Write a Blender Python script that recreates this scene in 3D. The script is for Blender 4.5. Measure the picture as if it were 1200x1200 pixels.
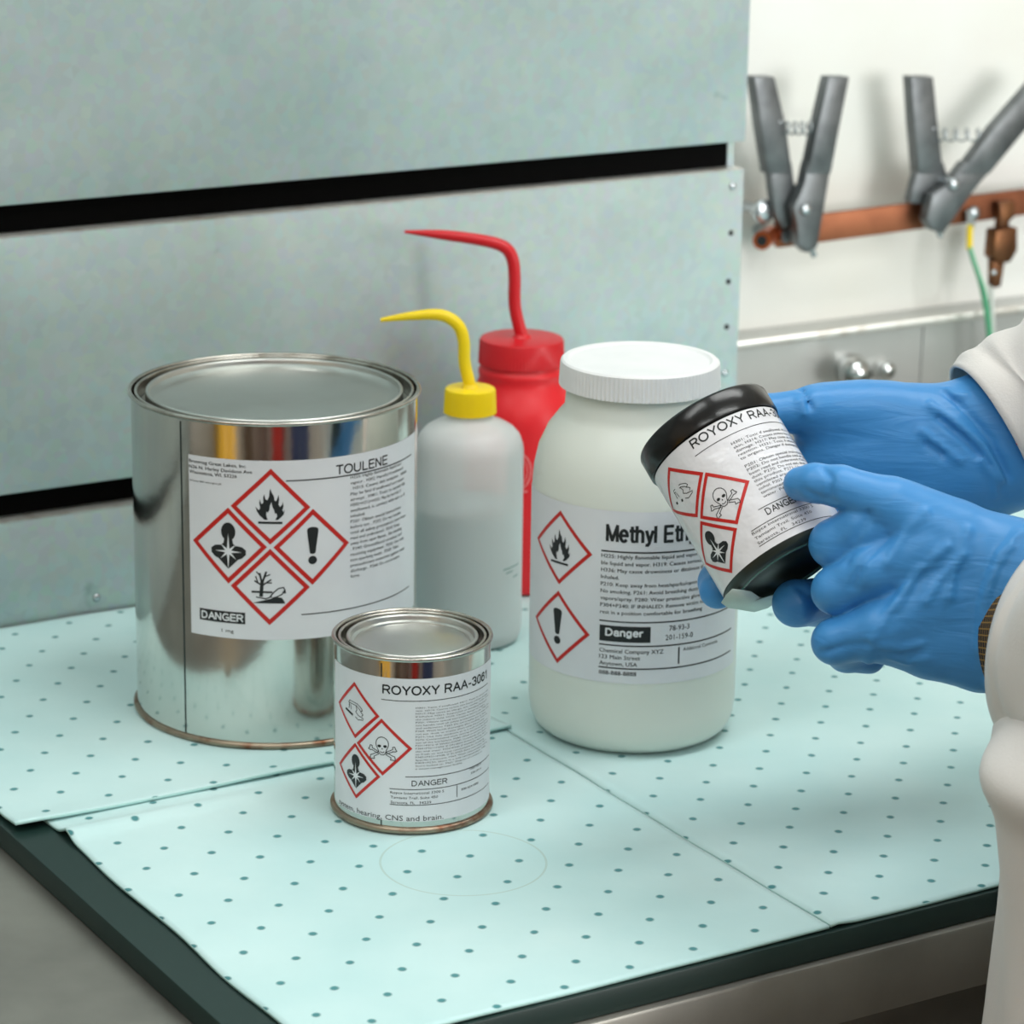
import bpy, bmesh, math, random
import numpy as np
from mathutils import Vector, Matrix

# ------------------------------------------------------------------ reset
for o in list(bpy.data.objects):
    bpy.data.objects.remove(o)
scene = bpy.context.scene
COL = scene.collection
R = math.radians
random.seed(4)

# ------------------------------------------------------------------ camera
F, PITCH, ROLL, HC = 3500.0, 0.2865, 0.0146, 0.6163       # focal length in pixels of the 1200 frame
CAM = Vector((0, 0, HC))
FW = Vector((0, math.cos(PITCH), -math.sin(PITCH)))
_r = Vector((1, 0, 0)); _u = _r.cross(FW)
RT = _r * math.cos(ROLL) + _u * math.sin(ROLL)
UP = _u * math.cos(ROLL) - _r * math.sin(ROLL)
cd = bpy.data.cameras.new('camera'); cam = bpy.data.objects.new('camera', cd); COL.objects.link(cam)
cd.sensor_width = 36; cd.lens = F / 1200 * 36; cd.clip_start = 0.05; cd.clip_end = 50
m3 = Matrix((RT, UP, -FW)).transposed()
cam.matrix_world = Matrix.Translation(CAM) @ m3.to_4x4()
cd.dof.use_dof = True; cd.dof.focus_distance = 1.52; cd.dof.aperture_fstop = 13.0
scene.camera = cam

# ------------------------------------------------------------------ world, lights, exposure
w = bpy.data.worlds.new('world'); scene.world = w; w.use_nodes = True
w.node_tree.nodes['Background'].inputs[0].default_value = (0.80, 0.92, 0.95, 1)
w.node_tree.nodes['Background'].inputs[1].default_value = 0.25
vs = scene.view_settings
vs.view_transform = 'Standard'; vs.look = 'None'; vs.exposure = 0.14; vs.gamma = 1.0; vs.use_curve_mapping = False
CEIL = 1.75; FLOOR = -0.92
LAMPS = [  # x, y, rot, size x, size y, watts
    (0.60, 1.62, R(31.1), 1.25, 0.42, 11.5),
    (-0.75, 0.75, R(31.1), 1.25, 0.35, 9.0),
    (1.00, 0.35, R(31.1), 1.25, 0.35, 14.0),
    (-0.2, -1.1, R(31.1), 1.25, 0.35, 14.0),
]
for x, y, rz, sx, sy, pw in LAMPS:
    ld = bpy.data.lights.new('ceiling_lamp_light', 'AREA'); ld.shape = 'RECTANGLE'
    ld.size, ld.size_y, ld.energy = sx, sy, pw; ld.color = (0.97, 1.0, 0.985)
    lo = bpy.data.objects.new('ceiling_lamp_light', ld); COL.objects.link(lo)
    lo.location = (x, y, CEIL - 0.075); lo.rotation_euler = (0, 0, rz)

# fill light at an unseen rear window, added to brighten wall and panels
FILL_WIN = (0.9, 2.5, 0.0, 1.45)              # s0, s1, z0, z1 along the wall, at n = -3.9
_wa = 0.5427
ld = bpy.data.lights.new('rear_fill_light', 'AREA'); ld.shape = 'RECTANGLE'; ld.size = FILL_WIN[1] - FILL_WIN[0]; ld.size_y = FILL_WIN[3] - FILL_WIN[2]; ld.energy = 75; ld.color = (1.0, 1.0, 1.0)
lo = bpy.data.objects.new('rear_fill_light', ld); COL.objects.link(lo)
_s, _n = (FILL_WIN[0] + FILL_WIN[1]) / 2, -3.985
lo.location = (-0.3 + math.cos(_wa) * _s - math.sin(_wa) * _n, 1.8307 + math.sin(_wa) * _s + math.cos(_wa) * _n, (FILL_WIN[2] + FILL_WIN[3]) / 2)
lo.rotation_euler = Matrix((Vector((math.cos(_wa), math.sin(_wa), 0)), Vector((0, 0, 1)), Vector((math.sin(_wa), -math.cos(_wa), 0)))).transposed().to_euler()

# ------------------------------------------------------------------ pixel helpers
def ray(x, y):
    return FW + RT * ((x - 600) / F) - UP * ((y - 600) / F)
def px(x, y, depth):
    return CAM + ray(x, y) * depth
def ground(x, y, z=0.0):
    d = ray(x, y); return CAM + d * ((z - HC) / d.z)
def vert(x, y, cy):                       # on the vertical plane y = cy
    d = ray(x, y); return CAM + d * (cy / d.y)
WA = 0.5427; W0 = Vector((-0.3, 1.8307, 0))
ES = Vector((math.cos(WA), math.sin(WA), 0)); EN = Vector((-math.sin(WA), math.cos(WA), 0))
def wp(s, n, z):
    return W0 + ES * s + EN * n + Vector((0, 0, z))
def onwall(x, y, n=0.0):                  # (s, z) where the pixel meets the wall plane offset by n
    d = ray(x, y); P0 = W0 + EN * n
    t = (P0 - CAM).dot(EN) / d.dot(EN); P = CAM + d * t
    return (P - W0).dot(ES), P.z

# ------------------------------------------------------------------ materials
def lin(c):
    return tuple((v / 12.92 if v <= .04045 else ((v + .055) / 1.055) ** 2.4) for v in [q / 255 for q in c])
MATS = {}
def mat(name, rgb, rough=0.5, metal=0.0, bump=None, vary=None, spec=0.5, coat=0.0, sss=0.0, trans=0.0, emit=0.0, sheen=0.0):
    """rgb in 0..255 sRGB; bump=(scale, strength, dist); vary=(scale, rgb2, low, high)"""
    if name in MATS: return MATS[name]
    m = bpy.data.materials.new(name); m.use_nodes = True; MATS[name] = m
    nt = m.node_tree; b = nt.nodes['Principled BSDF']
    c = lin(rgb) + (1,)
    b.inputs['Base Color'].default_value = c
    b.inputs['Roughness'].default_value = rough; b.inputs['Metallic'].default_value = metal
    b.inputs['Specular IOR Level'].default_value = spec
    b.inputs['Coat Weight'].default_value = coat; b.inputs['Coat Roughness'].default_value = 0.12
    b.inputs['Transmission Weight'].default_value = trans
    b.inputs['Sheen Weight'].default_value = sheen
    if sss:
        b.inputs['Subsurface Weight'].default_value = sss
        b.inputs['Subsurface Radius'].default_value = (1, 1, 1); b.inputs['Subsurface Scale'].default_value = 0.02
    if emit:
        b.inputs['Emission Color'].default_value = c; b.inputs['Emission Strength'].default_value = emit
    if bump or vary:
        tc = nt.nodes.new('ShaderNodeTexCoord')
    if vary:
        sc, rgb2, lo, hi = vary
        n = nt.nodes.new('ShaderNodeTexNoise'); n.inputs['Scale'].default_value = sc; n.inputs['Detail'].default_value = 6
        nt.links.new(tc.outputs['Object'], n.inputs['Vector'])
        r = nt.nodes.new('ShaderNodeValToRGB')
        r.color_ramp.elements[0].position = lo; r.color_ramp.elements[1].position = hi
        r.color_ramp.elements[0].color = c; r.color_ramp.elements[1].color = lin(rgb2) + (1,)
        nt.links.new(n.outputs['Fac'], r.inputs['Fac']); nt.links.new(r.outputs['Color'], b.inputs['Base Color'])
    if bump:
        sc, st, di = bump
        n = nt.nodes.new('ShaderNodeTexNoise'); n.inputs['Scale'].default_value = sc; n.inputs['Detail'].default_value = 4
        nt.links.new(tc.outputs['Object'], n.inputs['Vector'])
        bp = nt.nodes.new('ShaderNodeBump'); bp.inputs['Strength'].default_value = st; bp.inputs['Distance'].default_value = di
        nt.links.new(n.outputs['Fac'], bp.inputs['Height']); nt.links.new(bp.outputs['Normal'], b.inputs['Normal'])
    return m

M_tin = mat('tinplate', (214, 212, 206), 0.13, 1.0, bump=(35, 0.10, 0.002), vary=(9, (196, 196, 190), .35, .75))
M_tinlid = mat('tinplate_satin', (205, 206, 202), 0.30, 1.0, vary=(14, (190, 190, 184), .4, .7))
M_tinrim = mat('tinplate_rim', (186, 182, 174), 0.22, 1.0, vary=(60, (140, 132, 120), .5, .75))
M_seam = mat('seam_dark', (38, 52, 50), 0.5, 0.3)  # dark line of the tin's side seam
M_rust = mat('rusty_bead', (160, 146, 128), 0.38, 0.9, vary=(70, (122, 74, 48), .50, .68))
M_paper = mat('label_paper', (226, 228, 232), 0.45, vary=(25, (219, 221, 226), .4, .7))
M_paper_crumpled = mat('label_film', (228, 228, 232), 0.26, bump=(30, 0.9, 0.004), coat=0.5)
M_red = mat('print_red', (196, 30, 22), 0.45)
M_ink = mat('print_black', (22, 26, 28), 0.5)
M_inkgrey = mat('print_grey', (98, 104, 108), 0.5)
M_white_print = mat('print_white', (228, 230, 233), 0.45)
M_black_plastic = mat('black_plastic', (16, 16, 17), 0.22, bump=(160, .12, .001))
M_dark_glass = mat('dark_glass', (40, 48, 43), 0.30, spec=0.4)
M_glass_rim = mat('green_glass_edge', (84, 122, 112), 0.2, spec=0.6)
M_flap = mat('label_back', (196, 214, 208), 0.5, bump=(60, .4, .002))
M_yellow = mat('yellow_plastic', (250, 214, 12), 0.38, sss=0.15)
M_redpl = mat('red_plastic', (206, 22, 34), 0.36)
M_redbody = mat('red_bottle_plastic', (222, 22, 34), 0.40, sss=0.1)
M_redprint = mat('red_bottle_print', (236, 150, 150), 0.5)
M_whitecap = mat('white_cap_plastic', (240, 240, 240), 0.42, vary=(30, (232, 233, 234), .4, .7), sss=0.1)
M_copper = mat('copper_bar', (158, 98, 68), 0.50, 0.7, vary=(22, (122, 72, 48), .42, .66), bump=(80, .1, .001))
M_copper_new = mat('bright_copper', (206, 104, 58), 0.30, 0.85, vary=(60, (150, 66, 34), .45, .7))
M_bronze = mat('bronze', (130, 88, 58), 0.42, 0.8, vary=(50, (86, 56, 38), .4, .7))
M_cast = mat('cast_metal', (120, 124, 126), 0.42, 0.75, vary=(40, (92, 96, 98), .4, .7), bump=(90, .15, .001))
M_zinc = mat('zinc_fastener', (190, 196, 200), 0.25, 0.95)
M_chrome = mat('chrome', (205, 208, 208), 0.08, 1.0)
M_hole = mat('hole_dark', (26, 28, 28), 0.8)
M_void = mat('slot_shade_black', (5, 5, 5), 0.9, spec=0.1)  # black colour put in for the unlit depth of the slots
M_wire = mat('green_wire', (96, 184, 140), 0.45)
M_wirewhite = mat('pale_wire', (206, 212, 206), 0.45)
M_wall = mat('white_wall_paint', (238, 239, 235), 0.55, vary=(3.0, (232, 231, 222), .42, .66))
M_steel = mat('stainless', (206, 207, 204), 0.36, 0.65, vary=(6, (184, 186, 184), .35, .7))
M_slab = mat('dark_green_tray', (18, 44, 40), 0.45)
M_benchsteel = mat('bench_steel', (150, 148, 140), 0.4, 0.7, vary=(9, (118, 116, 110), .35, .7))
M_floor = mat('floor_paint', (150, 146, 138), 0.6, vary=(3, (134, 130, 124), .4, .6))
M_roomwall = mat('room_wall', (196, 188, 178), 0.8)
M_ceil = mat('ceiling_white', (214, 216, 212), 0.8)
M_lampbody = mat('lamp_housing', (235, 235, 232), 0.5)
M_cab_y = mat('cabinet_yellow', (236, 176, 10), 0.4)
M_cab_r = mat('cabinet_red', (196, 34, 28), 0.4)
M_cab_b = mat('cabinet_blue', (28, 46, 92), 0.5)
M_navy = mat('trousers_navy', (40, 46, 58), 0.8)

def fabric_mat(name, rgb, rgb2, weave=2400):
    m = mat(name, rgb, 0.85, vary=(5, rgb2, .35, .7), sheen=0.15)
    nt = m.node_tree; b = nt.nodes['Principled BSDF']
    tc = nt.nodes.new('ShaderNodeTexCoord')
    wv = nt.nodes.new('ShaderNodeTexNoise'); wv.inputs['Scale'].default_value = weave / 3; wv.inputs['Detail'].default_value = 2
    nt.links.new(tc.outputs['Object'], wv.inputs['Vector'])
    bp = nt.nodes.new('ShaderNodeBump'); bp.inputs['Strength'].default_value = .3; bp.inputs['Distance'].default_value = .0006
    nt.links.new(wv.outputs['Fac'], bp.inputs['Height']); nt.links.new(bp.outputs['Normal'], b.inputs['Normal'])
    return m
M_coat = fabric_mat('coat_cotton', (222, 218, 214), (208, 203, 200))
M_stain = mat('red_stain', (186, 52, 54), 0.8)
def check_mat():
    m = mat('check_shirt', (30, 30, 34), 0.85)
    nt = m.node_tree; b = nt.nodes['Principled BSDF']
    tc = nt.nodes.new('ShaderNodeTexCoord'); br = nt.nodes.new('ShaderNodeTexBrick')
    br.inputs['Scale'].default_value = 120; br.offset = 0; br.inputs['Brick Width'].default_value = .5; br.inputs['Row Height'].default_value = .5
    br.inputs['Mortar Size'].default_value = .05
    br.inputs['Color1'].default_value = lin((28, 29, 34)) + (1,); br.inputs['Color2'].default_value = lin((34, 34, 40)) + (1,)
    br.inputs['Mortar'].default_value = lin((150, 118, 62)) + (1,)
    nt.links.new(tc.outputs['UV'], br.inputs['Vector']); nt.links.new(br.outputs['Color'], b.inputs['Base Color'])
    return m
M_check = check_mat()

def glove_mat():
    m = mat('nitrile_blue', (66, 142, 206), 0.40, spec=0.4, sss=0.06)
    nt = m.node_tree; b = nt.nodes['Principled BSDF']
    tc = nt.nodes.new('ShaderNodeTexCoord'); mp = nt.nodes.new('ShaderNodeMapping')
    mp.inputs['Rotation'].default_value = (0, R(38), 0); mp.inputs['Scale'].default_value = (26, 26, 110)
    n = nt.nodes.new('ShaderNodeTexNoise'); n.inputs['Scale'].default_value = 1; n.inputs['Detail'].default_value = 3; n.inputs['Distortion'].default_value = .6
    nt.links.new(tc.outputs['Object'], mp.inputs['Vector']); nt.links.new(mp.outputs['Vector'], n.inputs['Vector'])
    bp = nt.nodes.new('ShaderNodeBump'); bp.inputs['Strength'].default_value = .30; bp.inputs['Distance'].default_value = .0035
    nt.links.new(n.outputs['Fac'], bp.inputs['Height']); nt.links.new(bp.outputs['Normal'], b.inputs['Normal'])
    return m
M_glove = glove_mat()

def galv_mat():
    m = mat('galvanised_steel', (176, 190, 188), 0.40, 0.30)
    nt = m.node_tree; b = nt.nodes['Principled BSDF']
    tc = nt.nodes.new('ShaderNodeTexCoord')
    n1 = nt.nodes.new('ShaderNodeTexNoise'); n1.inputs['Scale'].default_value = 7; n1.inputs['Detail'].default_value = 8; n1.inputs['Roughness'].default_value = .6
    n2 = nt.nodes.new('ShaderNodeTexVoronoi'); n2.inputs['Scale'].default_value = 160
    n3 = nt.nodes.new('ShaderNodeTexNoise'); n3.inputs['Scale'].default_value = 34; n3.inputs['Detail'].default_value = 3
    for n in (n1, n2, n3): nt.links.new(tc.outputs['Object'], n.inputs['Vector'])
    r1 = nt.nodes.new('ShaderNodeValToRGB'); e = r1.color_ramp.elements
    e[0].position = .32; e[1].position = .70; e[0].color = lin((168, 187, 187)) + (1,); e[1].color = lin((190, 205, 205)) + (1,)
    nt.links.new(n1.outputs['Fac'], r1.inputs['Fac'])
    mx = nt.nodes.new('ShaderNodeMixRGB'); mx.blend_type = 'MULTIPLY'; mx.inputs['Fac'].default_value = .10
    nt.links.new(r1.outputs['Color'], mx.inputs['Color1']); nt.links.new(n2.outputs['Color'], mx.inputs['Color2'])
    r3 = nt.nodes.new('ShaderNodeValToRGB'); e = r3.color_ramp.elements
    e[0].position = .72; e[1].position = .82; e[0].color = (0, 0, 0, 1); e[1].color = (1, 1, 1, 1)
    nt.links.new(n3.outputs['Fac'], r3.inputs['Fac'])
    mx2 = nt.nodes.new('ShaderNodeMixRGB'); mx2.inputs['Color2'].default_value = lin((142, 160, 160)) + (1,)
    nt.links.new(r3.outputs['Color'], mx2.inputs['Fac']); nt.links.new(mx.outputs['Color'], mx2.inputs['Color1'])
    nt.links.new(mx2.outputs['Color'], b.inputs['Base Color'])
    return m
M_galv = galv_mat()
M_galv_edge = mat('galvanised_edge', (214, 214, 208), 0.32, 0.6, vary=(60, (188, 180, 170), .5, .7))

def mat_pad(name, phase, ang=-11.0, ring=None):
    """perforated sorbent pad: a lattice of pressed dots, fibres"""
    m = mat(name, (196, 226, 222), 0.9, sheen=0.2)
    nt = m.node_tree; b = nt.nodes['Principled BSDF']; L = nt.links.new
    tc = nt.nodes.new('ShaderNodeTexCoord')
    mp = nt.nodes.new('ShaderNodeMapping'); mp.vector_type = 'TEXTURE'
    mp.inputs['Rotation'].default_value = (0, 0, R(ang)); mp.inputs['Location'].default_value = (phase[0], phase[1], 0)
    mp.inputs['Scale'].default_value = (.0266, .0274, 1)
    nw = nt.nodes.new('ShaderNodeTexNoise'); nw.inputs['Scale'].default_value = 16
    L(tc.outputs['Object'], nw.inputs['Vector'])
    wob = nt.nodes.new('ShaderNodeVectorMath'); wob.operation = 'MULTIPLY_ADD'
    wob.inputs[1].default_value = (.004, .004, 0)
    L(nw.outputs['Color'], wob.inputs[0]); L(tc.outputs['Object'], wob.inputs[2])
    L(wob.outputs['Vector'], mp.inputs['Vector'])
    fr = nt.nodes.new('ShaderNodeVectorMath'); fr.operation = 'FRACTION'; L(mp.outputs['Vector'], fr.inputs[0])
    sb = nt.nodes.new('ShaderNodeVectorMath'); sb.operation = 'SUBTRACT'; sb.inputs[1].default_value = (.5, .5, 0); L(fr.outputs['Vector'], sb.inputs[0])
    ml = nt.nodes.new('ShaderNodeVectorMath'); ml.operation = 'MULTIPLY'; ml.inputs[1].default_value = (1, 1, 0); L(sb.outputs['Vector'], ml.inputs[0])
    ln = nt.nodes.new('ShaderNodeVectorMath'); ln.operation = 'LENGTH'; L(ml.outputs['Vector'], ln.inputs[0])
    mr = nt.nodes.new('ShaderNodeMapRange'); mr.inputs['From Min'].default_value = .055; mr.inputs['From Max'].default_value = .10
    mr.inputs['To Min'].default_value = 1; mr.inputs['To Max'].default_value = 0; L(ln.outputs['Value'], mr.inputs['Value'])
    n = nt.nodes.new('ShaderNodeTexNoise'); n.inputs['Scale'].default_value = 8; n.inputs['Detail'].default_value = 7
    L(tc.outputs['Object'], n.inputs['Vector'])
    rp = nt.nodes.new('ShaderNodeValToRGB'); e = rp.color_ramp.elements
    e[0].position = .3; e[1].position = .72; e[0].color = lin((182, 218, 218)) + (1,); e[1].color = lin((204, 231, 230)) + (1,)
    L(n.outputs['Fac'], rp.inputs['Fac'])
    src = rp.outputs['Color']
    if ring:
        cx, cy, rr = ring
        d = nt.nodes.new('ShaderNodeVectorMath'); d.operation = 'DISTANCE'; d.inputs[1].default_value = (cx, cy, 0)
        fl = nt.nodes.new('ShaderNodeVectorMath'); fl.operation = 'MULTIPLY'; fl.inputs[1].default_value = (1, 1, 0)
        L(tc.outputs['Object'], fl.inputs[0]); L(fl.outputs['Vector'], d.inputs[0])
        c = nt.nodes.new('ShaderNodeMath'); c.operation = 'COMPARE'; c.inputs[1].default_value = rr; c.inputs[2].default_value = .0006
        L(d.outputs['Value'], c.inputs[0])
        ms = nt.nodes.new('ShaderNodeMath'); ms.operation = 'MULTIPLY'; ms.inputs[1].default_value = .3; L(c.outputs['Value'], ms.inputs[0])
        mxr = nt.nodes.new('ShaderNodeMixRGB'); mxr.inputs['Color2'].default_value = lin((150, 166, 140)) + (1,)
        L(ms.outputs['Value'], mxr.inputs['Fac']); L(src, mxr.inputs['Color1']); src = mxr.outputs['Color']
    mx = nt.nodes.new('ShaderNodeMixRGB'); mx.inputs['Color2'].default_value = lin((4, 120, 124)) + (1,)
    md = nt.nodes.new('ShaderNodeMath'); md.operation = 'MULTIPLY'; md.inputs[1].default_value = .9
    L(mr.outputs['Result'], md.inputs[0])
    L(md.outputs['Value'], mx.inputs['Fac']); L(src, mx.inputs['Color1']); L(mx.outputs['Color'], b.inputs['Base Color'])
    n4 = nt.nodes.new('ShaderNodeTexNoise'); n4.inputs['Scale'].default_value = 45; n4.inputs['Detail'].default_value = 5
    L(tc.outputs['Object'], n4.inputs['Vector'])
    ad = nt.nodes.new('ShaderNodeMath'); ad.operation = 'MULTIPLY_ADD'; ad.inputs[1].default_value = -1.0
    L(mr.outputs['Result'], ad.inputs[0]); L(n4.outputs['Fac'], ad.inputs[2])
    bp = nt.nodes.new('ShaderNodeBump'); bp.inputs['Strength'].default_value = .35; bp.inputs['Distance'].default_value = .0015
    L(ad.outputs['Value'], bp.inputs['Height']); L(bp.outputs['Normal'], b.inputs['Normal'])
    return m
M_pad_edge = mat('pad_edge', (176, 214, 210), 0.9)

def translucent(name, rgb, alpha, rough=0.35, tr=0.5):
    """cloudy polyethylene: part diffuse, part light passing through, part see-through"""
    m = bpy.data.materials.new(name); m.use_nodes = True; nt = m.node_tree; nt.nodes.clear(); L = nt.links.new
    c = lin(rgb) + (1,)
    d = nt.nodes.new('ShaderNodeBsdfDiffuse'); d.inputs[0].default_value = c
    t = nt.nodes.new('ShaderNodeBsdfTranslucent'); t.inputs[0].default_value = c
    tp = nt.nodes.new('ShaderNodeBsdfTransparent'); tp.inputs[0].default_value = (1, 1, 1, 1)
    g = nt.nodes.new('ShaderNodeBsdfGlossy'); g.inputs['Roughness'].default_value = rough
    a = nt.nodes.new('ShaderNodeMixShader'); a.inputs[0].default_value = tr; L(d.outputs[0], a.inputs[1]); L(t.outputs[0], a.inputs[2])
    bb = nt.nodes.new('ShaderNodeMixShader'); bb.inputs[0].default_value = alpha; L(tp.outputs[0], bb.inputs[1]); L(a.outputs[0], bb.inputs[2])
    fr = nt.nodes.new('ShaderNodeFresnel'); fr.inputs[0].default_value = 1.38
    cc = nt.nodes.new('ShaderNodeMixShader'); L(fr.outputs[0], cc.inputs[0]); L(bb.outputs[0], cc.inputs[1]); L(g.outputs[0], cc.inputs[2])
    o = nt.nodes.new('ShaderNodeOutputMaterial'); L(cc.outputs[0], o.inputs[0])
    return m
M_bottle = translucent('cloudy_polyethylene', (254, 255, 255), 0.66, tr=.26)
M_wash_liquid = translucent('clear_liquid', (214, 240, 246), 0.95, tr=.05)
M_jar = translucent('natural_polyethylene', (249, 254, 246), 0.85, tr=.10)
M_jar_liquid = translucent('pale_yellow_liquid', (244, 248, 222), 0.95, tr=.05)

# ------------------------------------------------------------------ object helpers
def link(name, me, m=None, parent=None, loc=None):
    o = bpy.data.objects.new(name, me); COL.objects.link(o)
    if m is not None and me is not None:
        for q in (m if isinstance(m, (list, tuple)) else [m]): me.materials.append(q)
    if parent is not None: o.parent = parent
    if loc is not None: o.location = loc
    return o
def empty(name, loc=(0, 0, 0), matrix=None):
    o = bpy.data.objects.new(name, None); COL.objects.link(o); o.empty_display_size = .02
    if matrix is not None: o.matrix_world = matrix
    else: o.location = loc
    return o
def tag(o, label=None, cat=None, group=None, kind=None):
    if label: o['label'] = label
    if cat: o['category'] = cat
    if group: o['group'] = group
    if kind: o['kind'] = kind
    return o
def pymesh(name, v, f, smooth=False, mi=None):
    me = bpy.data.meshes.new(name); me.from_pydata([tuple(q) for q in v], [], [tuple(q) for q in f]); me.update()
    if smooth: me.polygons.foreach_set('use_smooth', [True] * len(me.polygons))
    if mi is not None: me.polygons.foreach_set('material_index', mi)
    return me
def auto_smooth(me, ang=35):
    me.polygons.foreach_set('use_smooth', [True] * len(me.polygons))
    try: me.set_sharp_from_angle(angle=R(ang))
    except Exception: pass
    return me
def lathe(name, prof, m, parent=None, seg=96, close=False, sharp=35, rib=None, loc=None):
    """prof: list of (r, z). rib=(count, depth, zlo, zhi) adds vertical ridges."""
    v, f = [], []
    n = len(prof)
    for i in range(seg):
        a = 2 * math.pi * i / seg
        for r, z in prof:
            if rib and rib[2] <= z <= rib[3] and r > .001:
                r = r - (rib[1] if i % 2 else 0)
            v.append((r * math.sin(a), -r * math.cos(a), z))
    for i in range(seg):
        j = (i + 1) % seg
        for k in range(n - 1 + (1 if close else 0)):
            k2 = (k + 1) % n
            f.append((i * n + k, j * n + k, j * n + k2, i * n + k2))
    me = pymesh(name, v, f)
    bm = bmesh.new(); bm.from_mesh(me)
    bmesh.ops.remove_doubles(bm, verts=bm.verts, dist=1e-6)
    bmesh.ops.dissolve_degenerate(bm, edges=bm.edges, dist=1e-7)
    bmesh.ops.recalc_face_normals(bm, faces=bm.faces); bm.to_mesh(me); bm.free()
    auto_smooth(me, sharp)
    return link(name, me, m, parent, loc)
def bez(pts, n=10):
    """Catmull-Rom through points of any dimension"""
    P = [np.array(p, float) for p in pts]; P = [2 * P[0] - P[1]] + P + [2 * P[-1] - P[-2]]
    out = []
    for i in range(1, len(P) - 2):
        for k in range(n):
            t = k / n; a, b, c, d = P[i - 1:i + 3]
            out.append(.5 * ((2 * b) + (-a + c) * t + (2 * a - 5 * b + 4 * c - d) * t * t + (-a + 3 * b - 3 * c + d) * t ** 3))
    out.append(P[-2]); return out
def tube_mesh(name, path, rad, seg=14, caps=True):
    v, f = [], []
    P = [Vector(p[:3]) for p in path]; n = len(P)
    ref = Vector((0, 0, 1)) if abs((P[1] - P[0]).normalized().z) < .9 else Vector((0, 1, 0))
    N = None
    for i, p in enumerate(P):
        t = (P[min(i + 1, n - 1)] - P[max(i - 1, 0)]).normalized()
        if N is None: N = (ref - t * ref.dot(t)).normalized()
        else: N = (N - t * N.dot(t)).normalized()
        B = t.cross(N); r = rad[i] if hasattr(rad, '__len__') else rad
        for k in range(seg):
            a = 2 * math.pi * k / seg; v.append(p + (N * math.cos(a) + B * math.sin(a)) * r)
    for i in range(n - 1):
        for k in range(seg):
            k2 = (k + 1) % seg; f.append((i * seg + k, i * seg + k2, (i + 1) * seg + k2, (i + 1) * seg + k))
    if caps:
        f.append(tuple(range(seg - 1, -1, -1))); f.append(tuple((n - 1) * seg + k for k in range(seg)))
    return auto_smooth(pymesh(name, v, f), 50)
def tube(name, path, rad, m, parent=None, seg=14):
    return link(name, tube_mesh(name, path, rad, seg), m, parent)
def prism(name, pts, axis_vec, m, parent=None, bevel=0.0):
    """closed planar outline (3d points) extruded by axis_vec"""
    n = len(pts); P = [Vector(p) for p in pts]; Q = [p + Vector(axis_vec) for p in P]
    f = [tuple(range(n)), tuple(range(2 * n - 1, n - 1, -1))] + [(i, i + n, (i + 1) % n + n, (i + 1) % n) for i in range(n)]
    me = pymesh(name, P + Q, f)
    bm = bmesh.new(); bm.from_mesh(me); bmesh.ops.recalc_face_normals(bm, faces=bm.faces)
    if bevel: bmesh.ops.bevel(bm, geom=list(bm.edges), offset=bevel, segments=2, affect='EDGES', profile=.5)
    bm.to_mesh(me); bm.free()
    if bevel: auto_smooth(me, 40)
    return link(name, me, m, parent)
def box(name, c, ex, ey, ez, m, parent=None, bevel=0.0):
    """c centre, ex/ey/ez half-axis vectors"""
    c, ex, ey, ez = map(Vector, (c, ex, ey, ez))
    return prism(name, [c - ex - ey - ez, c + ex - ey - ez, c + ex + ey - ez, c - ex + ey - ez], ez * 2, m, parent, bevel)
def disc_on(name, c, axis, r, h, m, parent=None, seg=20, dome=0.0):
    """short cylinder from c along axis, with a domed end"""
    axis = Vector(axis).normalized(); c = Vector(c)
    path = [c, c + axis * h]; rad = [r, r]
    if dome:
        for t in (.4, .75, .95): path.append(c + axis * (h + dome * t)); rad.append(r * math.sqrt(max(0, 1 - t * t)))
    return tube(name, path, rad, m, parent, seg)
def sphere(name, c, r, m, parent=None):
    me = bpy.data.meshes.new(name); bm = bmesh.new(); bmesh.ops.create_uvsphere(bm, u_segments=28, v_segments=18, radius=r)
    bmesh.ops.translate(bm, verts=bm.verts, vec=Vector(c)); bm.to_mesh(me); bm.free()
    me.polygons.foreach_set('use_smooth', [True] * len(me.polygons)); return link(name, me, m, parent)

# ------------------------------------------------------------------ printing on cylinders
_font = bpy.data.curves.new('type', 'FONT'); _fo = bpy.data.objects.new('type', _font); COL.objects.link(_fo)
_font.resolution_u = 2
def glyphs(body, bold=0.0):
    _font.body = body; _font.offset = bold; _font.size = 1
    bpy.context.view_layer.update()
    me = bpy.data.meshes.new_from_object(_fo.evaluated_get(bpy.context.evaluated_depsgraph_get()))
    v = [(q.co.x, q.co.y) for q in me.vertices]; f = [tuple(p.vertices) for p in me.polygons]
    bpy.data.meshes.remove(me); return v, f
_h, _ = glyphs('H'); CAPH = max(q[1] for q in _h)

class Cyl:
    """upright cylinder in its thing's own space; theta 0 faces -Y, grows to +X"""
    def __init__(s, root, Rr): s.root, s.R = root, Rr; s.M = root.matrix_world.copy(); s.Mi = s.M.inverted()
    def at(s, S, z, off=0.0):
        a = S / s.R; r = s.R + off
        return Vector((r * math.sin(a), -r * math.cos(a), z))
    def inv(s, x, y):
        o = s.Mi @ CAM; d = s.Mi.to_3x3() @ ray(x, y)
        A = d.x ** 2 + d.y ** 2; B = 2 * (o.x * d.x + o.y * d.y); C = o.x ** 2 + o.y ** 2 - s.R ** 2
        D = B * B - 4 * A * C
        t = (-B - math.sqrt(max(D, 0))) / (2 * A); p = o + d * t
        return s.R * math.atan2(p.x, -p.y), p.z

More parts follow.
